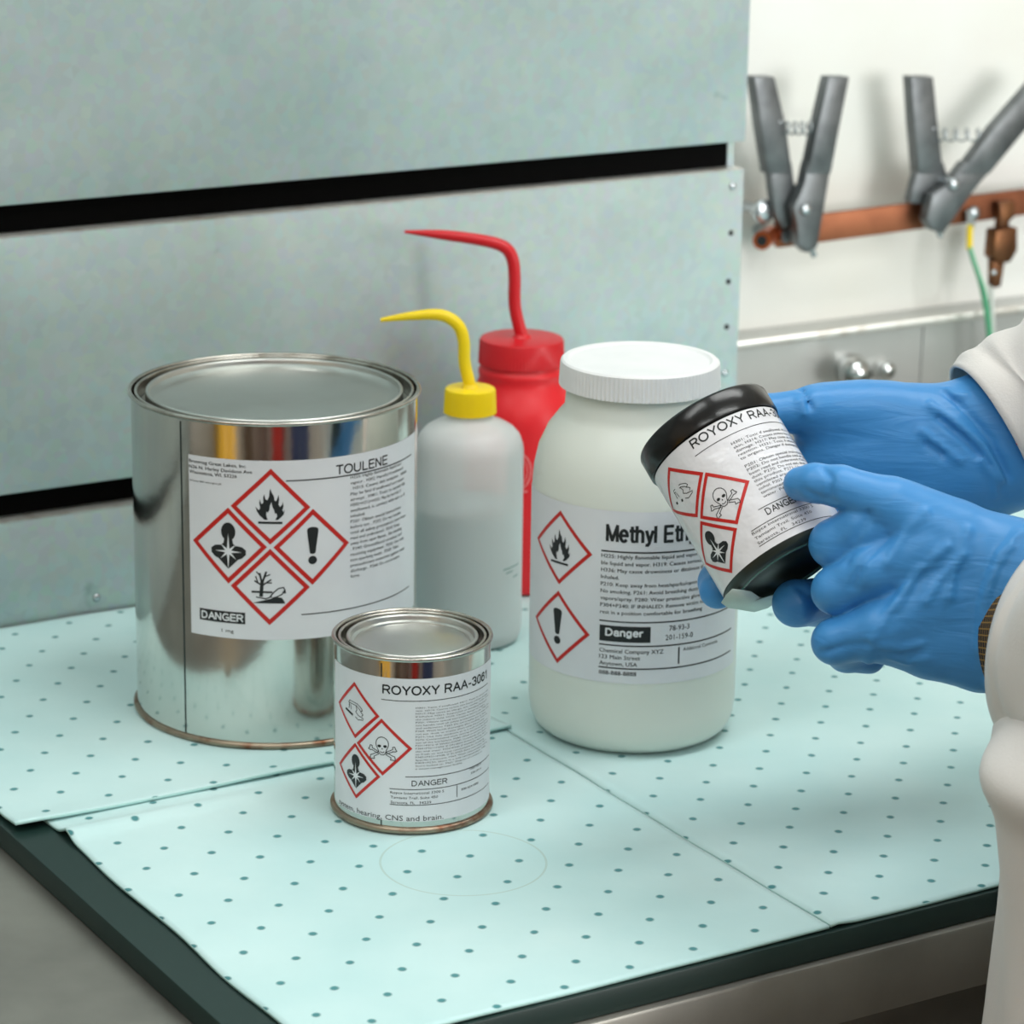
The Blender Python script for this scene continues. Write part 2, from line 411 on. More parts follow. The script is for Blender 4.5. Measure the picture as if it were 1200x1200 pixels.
class Print:
    def __init__(s, cyl, off=.00035): s.c, s.off, s.v, s.f, s.mi = cyl, off, [], [], []
    def poly(s, v2, faces, mi=0, off=0.0):
        b = len(s.v); s.v += [s.c.at(x, z, s.off + off) for x, z in v2]
        s.f += [tuple(b + i for i in q) for q in faces]; s.mi += [mi] * len(faces)
    def quad(s, p, mi=0, n=10, off=0.0):
        """p: 4 corners (a b c d); subdivided along a-b / d-c"""
        v = []
        for i in range(n + 1):
            t = i / n
            v.append(tuple(p[0][k] * (1 - t) + p[1][k] * t for k in (0, 1))); v.append(tuple(p[3][k] * (1 - t) + p[2][k] * t for k in (0, 1)))
        s.poly(v, [(2 * i, 2 * i + 2, 2 * i + 3, 2 * i + 1) for i in range(n)], mi, off)
    def shape(s, loops, mi=0, off=0.0):
        for L in loops:                          # fill, then split so that it follows the curve
            bm = bmesh.new(); bm.faces.new([bm.verts.new((a * 1000, b * 1000, 0)) for a, b in L])
            bmesh.ops.triangulate(bm, faces=bm.faces, ngon_method='EAR_CLIP')
            for _ in range(4):
                ed = [e for e in bm.edges if abs(e.verts[0].co.x - e.verts[1].co.x) > 3.0]
                if not ed: break
                bmesh.ops.subdivide_edges(bm, edges=ed, cuts=1); bmesh.ops.triangulate(bm, faces=bm.faces)
            bm.verts.index_update()
            s.poly([(q.co.x / 1000, q.co.y / 1000) for q in bm.verts], [tuple(q.index for q in f.verts) for f in bm.faces], mi, off); bm.free()
    def stroke(s, pts, wd, mi=0, off=0.0):
        for a, b in zip(pts[:-1], pts[1:]):
            d = Vector((b[0] - a[0], b[1] - a[1])); 
            if d.length < 1e-9: continue
            d.normalize(); n = Vector((-d.y, d.x)) * wd / 2; e = d * wd * .3
            n_ = max(1, int((Vector(b) - Vector(a)).length / .004))
            s.quad([(a[0] - n.x - e.x, a[1] - n.y - e.y), (b[0] - n.x + e.x, b[1] - n.y + e.y), (b[0] + n.x + e.x, b[1] + n.y + e.y), (a[0] + n.x - e.x, a[1] + n.y - e.y)], mi, n_, off)
    def text(s, body, s0, z0, cap, s1=None, bold=0.0, mi=0, off=0.0):
        v, f = glyphs(body)
        if not v: return
        k = cap / CAPH; x0 = min(q[0] for q in v); x1 = max(q[0] for q in v)
        kx = k if s1 is None else (s1 - s0) / (x1 - x0)
        for dx in ((-bold, bold) if bold else (0,)):
            s.poly([(s0 + (a - x0) * kx + dx * k * 1.3, z0 + b * k) for a, b in v], f, mi, off + (dx > 0) * 1e-5)
    def build(s, name, mats, parent):
        me = pymesh(name, s.v, s.f, False, s.mi); bm = bmesh.new(); bm.from_mesh(me)
        for fc in bm.faces:                      # face outwards
            c = fc.calc_center_median()
            if fc.normal.dot(Vector((c.x, c.y, 0))) < 0: fc.normal_flip()
        bm.to_mesh(me); bm.free()
        return link(name, me, mats, parent)

def label_sheet(cyl, s0, s1, z0, z1, m, parent, off=.0001, th=.00012, n=48, nz=6):
    v, f = [], []
    for i in range(n + 1):
        for k in range(nz + 1):
            v.append(cyl.at(s0 + (s1 - s0) * i / n, z0 + (z1 - z0) * k / nz, off + th))
    for i in range(n):
        for k in range(nz):
            a = i * (nz + 1) + k; f.append((a, a + nz + 1, a + nz + 2, a + 1))
    me = pymesh('label', v, f, True); bm = bmesh.new(); bm.from_mesh(me)
    bm.normal_update()
    if bm.faces[:][0].normal.dot(Vector(v[0])) < 0: bmesh.ops.reverse_faces(bm, faces=bm.faces)
    bm.to_mesh(me); bm.free()
    return link('label', me, m, parent)

# --- plain grotesque capitals drawn as strokes, for the headlines (cap height 1)
def _a(cx, cy, rx, ry, a0, a1, n=12):
    return [(cx + rx * math.cos(R(a0 + (a1 - a0) * i / n)), cy + ry * math.sin(R(a0 + (a1 - a0) * i / n))) for i in range(n + 1)]
GL = {
    'M': (.86, [[(.0, 0), (.0, 1), (.36, .02), (.72, 1), (.72, 0)]]), 'E': (.70, [[(.56, 0), (0, 0), (0, 1), (.56, 1)], [(0, .52), (.52, .52)]]),
    'R': (.78, [[(0, 0), (0, 1), (.36, 1)] + _a(.36, .74, .25, .26, 90, -90) + [(0, .48)], [(.36, .48), (.62, 0)]]), 'O': (.92, [_a(.39, .5, .39, .5, 0, 360, 28)]),
    'Y': (.78, [[(0, 1), (.33, .44), (.33, 0)], [(.66, 1), (.33, .44)]]), 'X': (.76, [[(0, 0), (.62, 1)], [(0, 1), (.62, 0)]]), 'A': (.80, [[(0, 0), (.35, 1), (.70, 0)], [(.13, .35), (.57, .35)]]),
    '-': (.44, [[(.02, .38), (.28, .38)]]), '3': (.66, [_a(.25, .75, .24, .25, 165, -75), _a(.25, .27, .27, .27, 90, -165)]), '0': (.66, [_a(.26, .5, .26, .5, 0, 360, 26)]),
    '6': (.66, [_a(.27, .32, .26, .32, 0, 360, 22), [(.02, .36), (.04, .62), (.12, .88), (.27, 1), (.42, .95), (.49, .82)]]), '1': (.56, [[(.08, .80), (.28, 1), (.28, 0)]]),
    'T': (.70, [[(0, 1), (.62, 1)], [(.31, 1), (.31, 0)]]), 'U': (.82, [[(0, 1), (0, .32)] + _a(.31, .32, .31, .32, 180, 360) + [(.62, 1)]]), 'L': (.62, [[(0, 1), (0, 0), (.5, 0)]]),
    'N': (.80, [[(0, 0), (0, 1), (.60, 0), (.60, 1)]]), 'D': (.82, [[(0, 0), (0, 1), (.26, 1)] + _a(.26, .5, .38, .5, 90, -90) + [(0, 0)]]),
    'G': (.90, [_a(.39, .5, .39, .5, 48, 330, 24) + [(.74, .46), (.42, .46)], [(.74, .46), (.74, .04)]]),
    'e': (.62, [[(.02, .38), (.48, .38)] + _a(.25, .36, .24, .36, 5, 310, 20)]), 't': (.38, [[(.13, .95), (.13, .14), (.17, .03), (.28, .01)], [(0, .71), (.28, .71)]]), 'h': (.60, [[(0, 0), (0, 1)], [(0, .48)] + _a(.21, .50, .21, .22, 160, 0) + [(.42, 0)]]),
    'y': (.56, [[(0, .71), (.22, .02)], [(.44, .71), (.19, -.10), (.10, -.22), (0, -.21)]]), 'l': (.20, [[(0, 0), (0, 1)]]), 'a': (.60, [[(.02, .54)] + _a(.22, .52, .19, .20, 150, 0) + [(.41, .05), (.46, 0)], _a(.21, .20, .20, .20, 75, 330, 14) + [(.41, .24), (.40, .40), (.26, .40)]]),
    'n': (.60, [[(0, 0), (0, .71)], [(0, .48)] + _a(.21, .50, .21, .22, 160, 0) + [(.42, 0)]]), 'g': (.60, [_a(.21, .36, .21, .35, 0, 360, 20), [(.42, .71), (.42, -.02)] + _a(.21, -.03, .21, .20, 0, -160, 10)]), 'r': (.38, [[(0, 0), (0, .71)], [(0, .42), (.08, .62), (.18, .70), (.28, .70)]]),
    ' ': (.34, []),
}
def headline(P, body, s0, z0, cap, s1, wd, mi=0, off=0.0):
    wd_ = wd * cap; tot = sum(GL[c][0] + .08 for c in body) - .22
    kx = (s1 - s0 - wd_) / tot; x = s0 + wd_ / 2
    for ch in body:
        adv, ls = GL[ch]
        for L in ls: P.stroke([(x + a * kx, z0 + wd_ / 2 + b * (cap - wd_)) for a, b in L], wd_, mi, off)
        x += (adv + .08) * kx
def head(cyl, body, s0, z0, cap, s1, parent, wd=.13, m=None):
    P = Print(cyl); headline(P, body, s0, z0, cap, s1, wd); return P.build('lettering', [m or M_ink], parent)
def partial(body, part): return (sum(GL[c][0] + .08 for c in body) - .22) / (sum(GL[c][0] + .08 for c in part) - .22)

# --- pictograms, drawn in a unit diamond (|x|+|y| <= 1)
def arc(cx, cy, rx, ry, a0, a1, n=16):
    return [(cx + rx * math.cos(R(a0 + (a1 - a0) * i / n)), cy + ry * math.sin(R(a0 + (a1 - a0) * i / n))) for i in range(n + 1)]
def pic_flame(P, T, th):
    o = [(487, 428), (462, 405), (448, 383), (441, 358), (458, 378), (465, 365), (460, 340), (462, 318), (472, 345), (481, 335), (480, 310), (484, 290),
         (492, 318), (502, 322), (510, 300), (512, 275), (516, 258), (522, 280), (534, 300), (537, 322), (546, 328), (552, 312), (557, 292), (561, 318),
         (558, 345), (566, 358), (576, 345), (580, 328), (583, 355), (578, 375), (583, 385), (590, 372), (585, 398), (570, 415), (555, 428), (542, 428),
         (552, 408), (548, 392), (540, 395), (536, 375), (528, 360), (522, 332), (514, 352), (512, 375), (503, 390), (498, 382), (496, 402), (500, 418), (505, 428)]
    P.shape([[T((x - 517) / 205, -(y - 360) / 205) for x, y in o]], 1)
    P.quad([T(-.30, -.38), T(.30, -.38), T(.30, -.44), T(-.30, -.44)], 1, 4)
def pic_bang(P, T, th):
    o = arc(0, .45, .15, .07, 20, 160, 8) + [(-.15, .42), (-.075, -.15)] + arc(0, -.15, .075, .04, 180, 360, 6) + [(.15, .42)]
    P.shape([[T(*q) for q in o]], 1); P.shape([[T(*q) for q in arc(0, -.35, .115, .11, 0, 345, 20)]], 1)
def pic_health(P, T, th):
    head = arc(0, .36, .19, .24, -60, 240, 20)
    P.shape([[T(*q) for q in head]], 1)
    P.shape([[T(*q) for q in [(-.10, .20), (.10, .20), (.13, .05), (.20, .0), (.36, -.02), (.46, -.10), (.46, -.22), (.36, -.32), (.26, -.36), (.0, -.62), (-.26, -.36), (-.36, -.32), (-.46, -.22), (-.46, -.10), (-.36, -.02), (-.20, 0), (-.13, .05)]]], 1)
    st = []
    for i in range(16):
        a = R(90 + i * 22.5); r = (.42 if i % 4 == 0 else .36) if i % 2 == 0 else .10
        st.append((r * math.cos(a) * .85, -.16 + r * math.sin(a) * (1.15 if i % 8 == 0 else .8)))
    P.poly([T(0, -.16)] + [T(*q) for q in st], [(0, i + 1, (i + 1) % 16 + 1) for i in range(16)], 2, .00012)
def pic_env(P, T, th):
    for l, wd in (([(-.22, -.22), (-.20, .12)], .09), ([(-.20, .1), (-.26, .36)], .05), ([(-.20, .1), (-.10, .40)], .05), ([(-.19, .05), (.02, .20)], .04), ([(-.2, .05), (-.38, .16)], .04),
                  ([(-.30, .11), (-.36, .28)], .03), ([(-.13, .28), (.0, .34)], .03), ([(-.25, .3), (-.34, .40)], .03), ([(-.08, .12), (.04, .12)], .03)):
        P.stroke([T(*q) for q in l], th * wd, 1)
    P.quad([T(-.46, -.10), T(.06, -.10), T(.06, -.15), T(-.46, -.15)], 1, 4)
    P.shape([[T(*q) for q in [(-.44, -.42), (.38, -.42), (.36, -.36), (.26, -.34), (.30, -.27), (.18, -.25), (.06, -.30), (-.06, -.34), (-.2, -.37)]]], 1)
    P.stroke([T(*q) for q in [(.0, -.25), (.10, -.12), (.22, -.02), (.34, .0), (.37, -.06), (.30, -.18), (.18, -.24), (.06, -.28)]], th * .03, 1)
    P.stroke([T(*q) for q in [(.37, -.06), (.38, -.14), (.32, -.13)]], th * .035, 1)
    P.stroke([T(*q) for q in [(-.34, -.26), (-.1, -.30), (.04, -.24)]], th * .03, 1)
def pic_skull(P, T, th):
    w_ = th * .026
    P.stroke([T(*q) for q in arc(0, .12, .22, .24, -35, 215, 22)], w_, 1)
    P.stroke([T(*q) for q in [(-.18, -.02), (-.14, -.10), (-.11, -.20), (-.05, -.26), (.05, -.26), (.11, -.20), (.14, -.10), (.18, -.02)]], w_, 1)
    for sx in (-1, 1):
        P.shape([[T(*q) for q in arc(sx * .10, .04, .065, .05, 0, 340, 12)]], 1)
        b = [(.13 * sx, -.16), (.36 * sx, -.05), (.36 * sx, .03), (.43 * sx, .04), (.46 * sx, -.05), (.50 * sx, -.10), (.44 * sx, -.13), (.38 * sx, -.12), (.15 * sx, -.22)]
        P.stroke([T(*q) for q in b], w_, 1)
        b = [(.12 * sx, -.24), (.30 * sx, -.34), (.28 * sx, -.42), (.36 * sx, -.42), (.43 * sx, -.45), (.44 * sx, -.37), (.42 * sx, -.30), (.36 * sx, -.28), (.14 * sx, -.17)]
        P.stroke([T(*q) for q in b], w_, 1)
    P.shape([[T(*q) for q in [(-.03, -.07), (0, -.01), (.03, -.07)]]], 1)
    P.stroke([T(*q) for q in arc(0, -.13, .07, .05, 200, 340, 8)], w_, 1)
def pic_corr(P, T, th):
    w_ = th * .024
    P.stroke([T(*q) for q in [(-.30, .22), (-.26, .30), (.12, .26), (.30, .14), (.34, .06), (.26, .02)]], w_, 1)
    P.stroke([T(*q) for q in [(-.30, .22), (.08, .18), (.22, .08), (.26, .02), (.36, -.08), (.30, -.14)]], w_, 1)
    P.stroke([T(*q) for q in [(.06, .16), (.10, .04), (.04, -.04), (.16, -.14), (.28, -.18), (.38, -.22)]], w_, 1)
    P.stroke([T(*q) for q in [(-.27, .18), (-.29, .02)]], w_ * 1.4, 1)
    P.stroke([T(*q) for q in [(-.20, .16), (-.18, .0)]], w_, 1)
    P.stroke([T(*q) for q in [(-.46, -.06), (-.12, -.18)]], th * .085, 1)
    P.stroke([T(*q) for q in [(.02, -.22), (.14, -.30), (.36, -.26)]], w_, 1)
def diamond(cyl, corners, pic, parent, border=.17):
    """corners: (s,z) of top, right, bottom, left on the cylinder"""
    t, r, b, l = [Vector(c) for c in corners]
    c = (t + r + b + l) / 4; hx = (r - l) / 2; hy = (t - b) / 2
    T = lambda x, y: tuple(c + hx * x + hy * y)
    P = Print(cyl); k = 1 - border
    q = [t, r, b, l]
    for i in range(4):
        a, d = q[i], q[(i + 1) % 4]; ai, di = c + (a - c) * k, c + (d - c) * k
        P.quad([tuple(a), tuple(d), tuple(di), tuple(ai)], 0, 10)
    if pic: pic(P, T, hy.length)
    return P.build('hazard_diamond', [M_red, M_ink, M_white_print], parent)
def lettering(cyl, items, parent, m=None, name='lettering'):
    P = Print(cyl)
    for it in items:
        if it[0] == 't':
            _, body, s0, z0, cap, s1, bold = it; P.text(body, s0, z0, cap, s1, bold)
        else:
            _, s0, z0, s1, z1, wd = it; Q = Print(cyl); Q.stroke([(s0, z0), (s1, z1)], wd); Q.build('ruled_line', [m or M_ink], parent)
    return P.build(name, [m or M_ink], parent) if P.v else None

# ================================================================== STRUCTURE
def slab(name, s0, s1, n0, n1, z0, z1, m, parent=None, bevel=0.0):
    return box(name, wp((s0 + s1) / 2, (n0 + n1) / 2, (z0 + z1) / 2), ES * ((s1 - s0) / 2), EN * ((n1 - n0) / 2), (0, 0, (z1 - z0) / 2), m, parent, bevel)
SL, SR_, NR = -2.3, 2.9, -4.0
NW = 0.22                                    # white wall plane
S_END = onwall(868, 330)[0]                  # right end of the galvanised panels
tag(slab('floor', SL - .1, SR_ + .1, NR - .1, NW + .1, FLOOR - .1, FLOOR, M_floor), kind='structure')
tag(slab('ceiling', SL - .1, SR_ + .1, NR - .1, NW + .1, CEIL, CEIL + .1, M_ceil), kind='structure')
tag(slab('wall_side', SL - .1, SL, NR, NW, FLOOR, CEIL, M_roomwall), kind='structure')
tag(slab('wall_right', SR_, SR_ + .1, NR, NW, FLOOR, CEIL, M_roomwall), kind='structure')
tag(slab('wall_rear', SL - .1, SR_ + .1, NR - .1, NR, FLOOR, CEIL, M_roomwall), kind='structure')
wb = tag(slab('wall_back', SL - .1, SR_ + .1, NW, NW + .1, FLOOR, CEIL, M_wall), kind='structure')
wb['label'] = 'white painted wall behind the copper bar'

fill_win = empty('fill_window_1', wp((FILL_WIN[0] + FILL_WIN[1]) / 2, NR, FILL_WIN[2])); tag(fill_win, 'unseen window frame added around the rear fill light', kind='structure')
bpy.context.view_layer.update()
def fill_win_child(o):
    o.parent = fill_win; o.matrix_parent_inverse = fill_win.matrix_world.inverted(); return o
for a, b, c, d in ((FILL_WIN[0] - .06, FILL_WIN[0], FILL_WIN[2] - .06, FILL_WIN[3] + .06), (FILL_WIN[1], FILL_WIN[1] + .06, FILL_WIN[2] - .06, FILL_WIN[3] + .06), (FILL_WIN[0], FILL_WIN[1], FILL_WIN[3], FILL_WIN[3] + .06), (FILL_WIN[0], FILL_WIN[1], FILL_WIN[2] - .06, FILL_WIN[2]),
                   ((FILL_WIN[0] + FILL_WIN[1]) / 2 - .02, (FILL_WIN[0] + FILL_WIN[1]) / 2 + .02, FILL_WIN[2], FILL_WIN[3])):
    fill_win_child(slab('fill_window_frame', a, b, NR, NR + .05, c, d, M_lampbody))  # frame bars around the added fill light

# steel backsplash standing on the wall, with a ledge along its top
zf = onwall(1034, 378, NW - .03)[1]
bs = slab('backsplash', S_END - .05, 2.2, NW - .03, NW - .001, -.0185, zf, M_steel, wb)
slab('backsplash_lip', S_END - .05, 2.2, NW - .036, NW - .0302, zf - .006, zf + .001, M_galv_edge, wb, .001)
# seam between two backsplash sheets
sv = onwall(1083, 410, NW - .031)[0]
slab('sheet_seam', sv - .002, sv + .002, NW - .0315, NW - .0301, 0, zf - .008, M_steel, wb)

# galvanised baffle: three panels with dark slots between
wl = empty('wall_left', wp(0, 0, 0)); tag(wl, 'galvanised steel baffle panels with black slots', kind='structure')
def wl_child(o):
    o.parent = wl; o.matrix_parent_inverse = wl.matrix_world.inverted(); return o
bpy.context.view_layer.update()
def panel(z0, z1):
    return wl_child(slab('baffle_panel', -2.2, S_END, 0, .014, z0, z1, M_galv, None, .0012))
p_low, p_mid, p_up = panel(-.0185, .0684), panel(.087, .2517), panel(.2719, 1.3)
for zt in (.0684, .2517):
    wl_child(slab('panel_hem', -2.2, S_END - .001, .0004, .0135, zt + .0001, zt + .0008, M_galv_edge))
wl_child(slab('slot_shade_block', -2.2, S_END - .006, .0146, .19, -.018, 1.29, M_void))  # solid block, its black stands in for shade inside the slots
wl_child(slab('end_flange', S_END - .0055, S_END, .0142, .19, -.018, 1.3, M_galv))
def on_panel(x, y, up):
    s, z = onwall(x, y, 0.0)
    return wp(s, 0.0, z)
for x, y, p in ((858, 218, p_mid), (849, 437, p_mid), (113, 700, p_low), (846, 545, p_mid)):
    o = disc_on('screw', on_panel(x, y, 0), -EN, .0027, .0006, M_zinc, None, 16, .0015); wl_child(o)
for x, y in ((856.5, 273), (853.5, 330), (851.5, 383)):
    o = disc_on('screw_hole', on_panel(x, y, 0) + EN * .001, -EN, .0021, .0012, M_hole, None, 14); wl_child(o)

# ================================================================== FURNITURE OF THE ROOM (behind the camera, seen mirrored in the tins)
def cabinet(name, s, n, wd, dp, ht, m, label, cat, turn=0):
    e = empty(name, wp(s, n, FLOOR)); e.rotation_euler.z = WA + R(turn); bpy.context.view_layer.update()
    def bx(nm, x0, x1, y0, y1, z0, z1, mm, bv=.004, par=e):
        me = box(nm, ((x0 + x1) / 2, (y0 + y1) / 2, (z0 + z1) / 2), ((x1 - x0) / 2, 0, 0), (0, (y1 - y0) / 2, 0), (0, 0, (z1 - z0) / 2), mm, None, bv)
        me.parent = par; return me
    bx('body', -wd / 2, wd / 2, -dp / 2, dp / 2 - .02, 0.04, ht, m)
    for sx in (-1, 1):
        a, b = sorted((sx * .004, sx * (wd / 2 - .004)))
        d = bx('door', a, b, dp / 2 - .018, dp / 2, .06, ht - .02, m)
        a, b = sorted((sx * .03, sx * .05)); bx('handle', a, b, dp / 2, dp / 2 + .03, ht * .5, ht * .5 + .14, M_zinc, .003, d)
    bx('plinth', -wd / 2 + .02, wd / 2 - .02, -dp / 2 + .02, dp / 2 - .05, 0, .04, M_hole, 0)
    return tag(e, label, cat)
cabinet('safety_cabinet', SL + .30, -1.15, .55, .5, 1.25, M_cab_y, 'yellow flammables cabinet with double doors against the side wall', 'cabinet', -90)
cabinet('storage_cabinet', -1.45, NR + .35, .45, .5, 1.5, M_cab_r, 'tall red storage cabinet against the rear wall', 'cabinet')
cabinet('storage_cabinet', -.35, NR + .35, .8, .5, 1.75, M_cab_b, 'tall dark blue storage cabinet against the rear wall', 'cabinet')
cabinet('storage_cabinet', SL + .30, -2.6, .9, .5, 1.7, mat('cabinet_brown', (104, 86, 74), .5), 'tall brown storage cabinet against the side wall', 'cabinet', -90)

for i, (x, y, rz, sx, sy, pw) in enumerate(LAMPS):
    e = empty('ceiling_lamp', (x, y, CEIL)); e.rotation_euler.z = rz
    b = box('housing', (0, 0, -.031), (sx / 2 + .03, 0, 0), (0, sy / 2 + .03, 0), (0, 0, .03), M_lampbody, None, .004); b.parent = e
    for k in (-1, 1):
        q = box('end_cap', (k * (sx / 2 + .034), 0, -.034), (.006, 0, 0), (0, sy / 2 + .032, 0), (0, 0, .034), M_zinc, None, .002); q.parent = e
    tag(e, ['wide ceiling lamp above the wash bottles', 'ceiling lamp toward the side wall', 'ceiling lamp above the person', 'ceiling lamp toward the rear wall'][i], 'lamp', 'ceiling lamps')

# ================================================================== BENCH AND SORBENT PADS
NF = -0.635
bench = empty('lab_bench', wp(.3, -.2, FLOOR)); tag(bench, 'steel lab bench carrying the green pads', 'bench')
bpy.context.view_layer.update()
def bench_child(o):
    o.parent = bench; o.matrix_parent_inverse = bench.matrix_world.inverted(); return o
bench_child(slab('bench_top', -2.2, 2.2, NF, NW - .04, -.055, -.0186, M_benchsteel, None, .002))
bench_child(slab('cabinet_base', -2.1, 2.1, NF + .05, NW - .05, FLOOR + .08, -.0551, M_benchsteel, None, .002))
bench_child(slab('plinth', -2.05, 2.05, NF + .10, NW - .06, FLOOR, FLOOR + .0799, M_hole))
tray = tag(slab('bench_tray', -.150, 1.35, NF + .004, -.0008, -.0184, -.0048, M_slab, None, .001), 'dark green slab lying under the perforated pads', 'tray')

def pad(name, s0, s1, n0, n1, ztop, hf, m, label, step=.005, th=.0016, edge=None):
    ns, nn = int((s1 - s0) / step) + 1, int((n1 - n0) / step) + 1
    v, f = [], []
    for i in range(ns + 1):
        for k in range(nn + 1):
            s = s0 + (s1 - s0) * i / ns; n = n0 + (n1 - n0) * k / nn
            if edge: s, n = edge(s, n)
            P = wp(s, n, 0); v.append((P.x, P.y, ztop + hf(s, n)))
    for i in range(ns):
        for k in range(nn):
            a = i * (nn + 1) + k; f.append((a, a + nn + 1, a + nn + 2, a + 1))
    me = pymesh(name, v, f, True)
    o = link(name, me, [m, M_pad_edge])
    md = o.modifiers.new('thickness', 'SOLIDIFY'); md.thickness = th; md.offset = -1; md.material_offset_rim = 1; md.use_rim = True
    return tag(o, label, 'pad', 'perforated sorbent pads')
def lat(dot, ang, sc):
    c, s_ = math.cos(R(ang)), math.sin(R(ang)); hx, hy = sc[0] / 2, sc[1] / 2
    return (dot[0] - (c * hx - s_ * hy) + .002, dot[1] - (s_ * hx + c * hy) + .002)
def padmat(name, dot, ang, sc, ring=None):
    m = mat_pad(name, lat(dot, ang, sc), ang, ring)
    for n in m.node_tree.nodes:
        if n.type == 'MAPPING': n.inputs['Scale'].default_value = (sc[0], sc[1], 1)
    return m
def wav(s, n, a=.0004):
    return a * (math.sin(s * 61 + n * 23) + math.sin(n * 83 - s * 31 + 1.3)) * .5
# front edge of the pad under the big tin runs a little off the wall direction
def edgeA(s, n):
    t = (s + .147) / .309
    nf = -.3255 + .022 * t + .0012 * math.sin(s * 70)
    k = n / -.315
    n2 = n * (nf / -.315)
    if s < -.10 and k > .85: s = s + (k - .85) / .15 * (-.10 - s) / .047 * .010      # rounded-off corner
    return s, n2
def hA(s, n):
    e = max(0, 1 - abs(n + .318) / .02)
    return wav(s, n, .0003) + .0012 * e * (1 + .7 * math.sin(s * 40 + 1))
pad('sorbent_pad', -.147, .162, -.315, -.002, -.0002, hA, padmat('pad_a', (-.2441, 1.7333), -8.2, (.0265, .0283)), 'pale green perforated pad under the large tin, against the lower panel', .004)
def hB(s, n):
    d = n + .338 - .012 * math.sin((s + .147) * 8)
    fade = max(0, 1 - (s + .147) / .20)
    r = .0048 * math.exp(-(d / .008) ** 2) * fade
    if n > -.338: r = max(r, .0022 * fade)
    if n > -.335: r *= max(0, 1 - (n + .335) / .012)
    return r + wav(s, n, .0003)
def edgeB(s, n):
    return (s + .0015 * math.sin(n * 50) * max(0, 1 - (s + .147) / .05), n)
pc = ground(543, 1006)
pad('sorbent_pad', -.128, .1600, NF + .006, -.300, -.0022, hB, padmat('pad_b', (.0442, 1.5028), -12, (.0265, .0287), (pc.x, pc.y, .0435)), 'pale green perforated pad under the small tin', .004, edge=edgeB)
def hC(s, n):
    e = math.exp(-((s - .166) / .006) ** 2)
    return wav(s, n, .0004) + .0011 * e
pad('sorbent_pad', .1605, 1.30, NF + .006, -.004, -.0022, hC, padmat('pad_c', (.1743, 1.6121), -11.2, (.0265, .0278)), 'large pale green perforated pad under the wash bottles and white-capped jar', .005)
ZB = -.0022

# ================================================================== PAINT TINS
def tin(name, loc, Rr, H, label, rims, lid_depth):
    """rims: (outer bead, ring bead, lid bead) radii"""
    e = empty(name, loc); tag(e, label, 'tin'); bpy.context.view_layer.update()
    ro, rm, ri = rims; bd = (ro - Rr) + .0008
    # body wall
    lathe('body', [(0, .0012), (Rr - .002, .0012), (Rr, .003), (Rr, H - .0028), (Rr - .0004, H - .0012), (Rr - .0010, H - .004), (Rr - .0012, .004), (0, .004)], M_tin, e, 160)
    c = lambda cr, cz, a, n=14: [(cr + a * math.cos(2 * math.pi * i / n), cz + a * math.sin(2 * math.pi * i / n)) for i in range(n)]
    lathe('bottom_bead', c(Rr + .0004, .0018, .0018), M_rust, e, 128, close=True)
    lathe('top_bead', c(ro - .0013, H - .0013, .0013), M_tinrim, e, 128, close=True)
    # ring with its deep channel, and the press-in lid
    d = lid_depth
    lathe('ring', [(ro - .0022, H - .0016), (ro - .0026, H - .0060), (ro - .0032, H - .0068), (rm + .0016, H - .0068), (rm + .0011, H - .0060)] + [(rm + .0010 * math.cos(a), H - .0018 + .0010 * math.sin(a)) for a in [R(q) for q in (0, 35, 70, 110, 145, 180)]] + [(rm - .0011, H - .0100)], M_tinrim, e, 128, sharp=50)
    lathe('lid', [(0, H - d), (ri * .80, H - d), (ri * .90, H - d - .0006), (ri - .0032, H - d + .0002), (ri - .0014, H - .0042)] + [(ri + .0011 * math.cos(a), H - .0022 + .0011 * math.sin(a)) for a in [R(q) for q in (180, 145, 110, 70, 35, 0)]] + [(ri + .0013, H - .0095), (rm - .0013, H - .0098)], M_tinlid, e, 128, sharp=50)
    return e
GX, GY, GH, GR = -.1392, 1.6868, .1938, .0832
gal = tin('paint_tin', (GX, GY, 0), GR, GH, 'large shiny tin with a TOULENE hazard label', (.0852, .0803, .0737), .0055)
PX, PY, PH, PR = -.0528, 1.5278, .0995, .0425
pint = tin('paint_tin', (PX, PY, ZB + .0005), PR, PH, 'small shiny tin labelled ROYOXY standing before the large tin', (.0437, .0394, .0347), .0050)

def seam(cyl, xpx, ypx, z0, z1, wd, root):
    s, _ = cyl.inv(xpx, ypx); P = Print(cyl, .00008)
    P.quad([(s - wd / 2, z0), (s - wd / 2, z1), (s + wd / 2, z1), (s + wd / 2, z0)], 0, 2)
    return P.build('side_seam', [M_seam], root)

# --- label of the large tin
cg = Cyl(gal, GR); seam(cg, 214, 640, .0038, GH - .004, .0011, gal)
c1 = lambda x, y: cg.inv(210 + x / 5, 520 + y / 5)
c2 = lambda x, y: cg.inv(360 + x / 5, 500 + y / 5)
sl, zt = c1(55, 58); _, zb = c1(64, 1105); sr = c2(618, 60)[0] + .004
zt = cg.inv(318, 540)[1]; zb = cg.inv(318, 750)[1]
lg = label_sheet(cg, sl, sr, zb, zt, M_paper, gal)
for cs, pic in (([(537, 145), (768, 370), (533, 590), (302, 362)], pic_flame), ([(287, 373), (515, 605), (290, 818), (83, 563)], pic_health),
                ([(783, 380), (993, 578), (780, 826), (552, 607)], pic_bang), ([(533, 615), (765, 838), (530, 1062), (303, 830)], pic_env)):
    diamond(cg, [c1(*q) for q in cs], pic, lg, .155)
MM = .001
def row(conv, body, p0, p1=None, cap=2 * MM, bold=0.0):
    s0, z0 = conv(*p0); s1 = conv(*p1)[0] if p1 else None
    return ('t', body, s0, z0, cap, s1, bold)
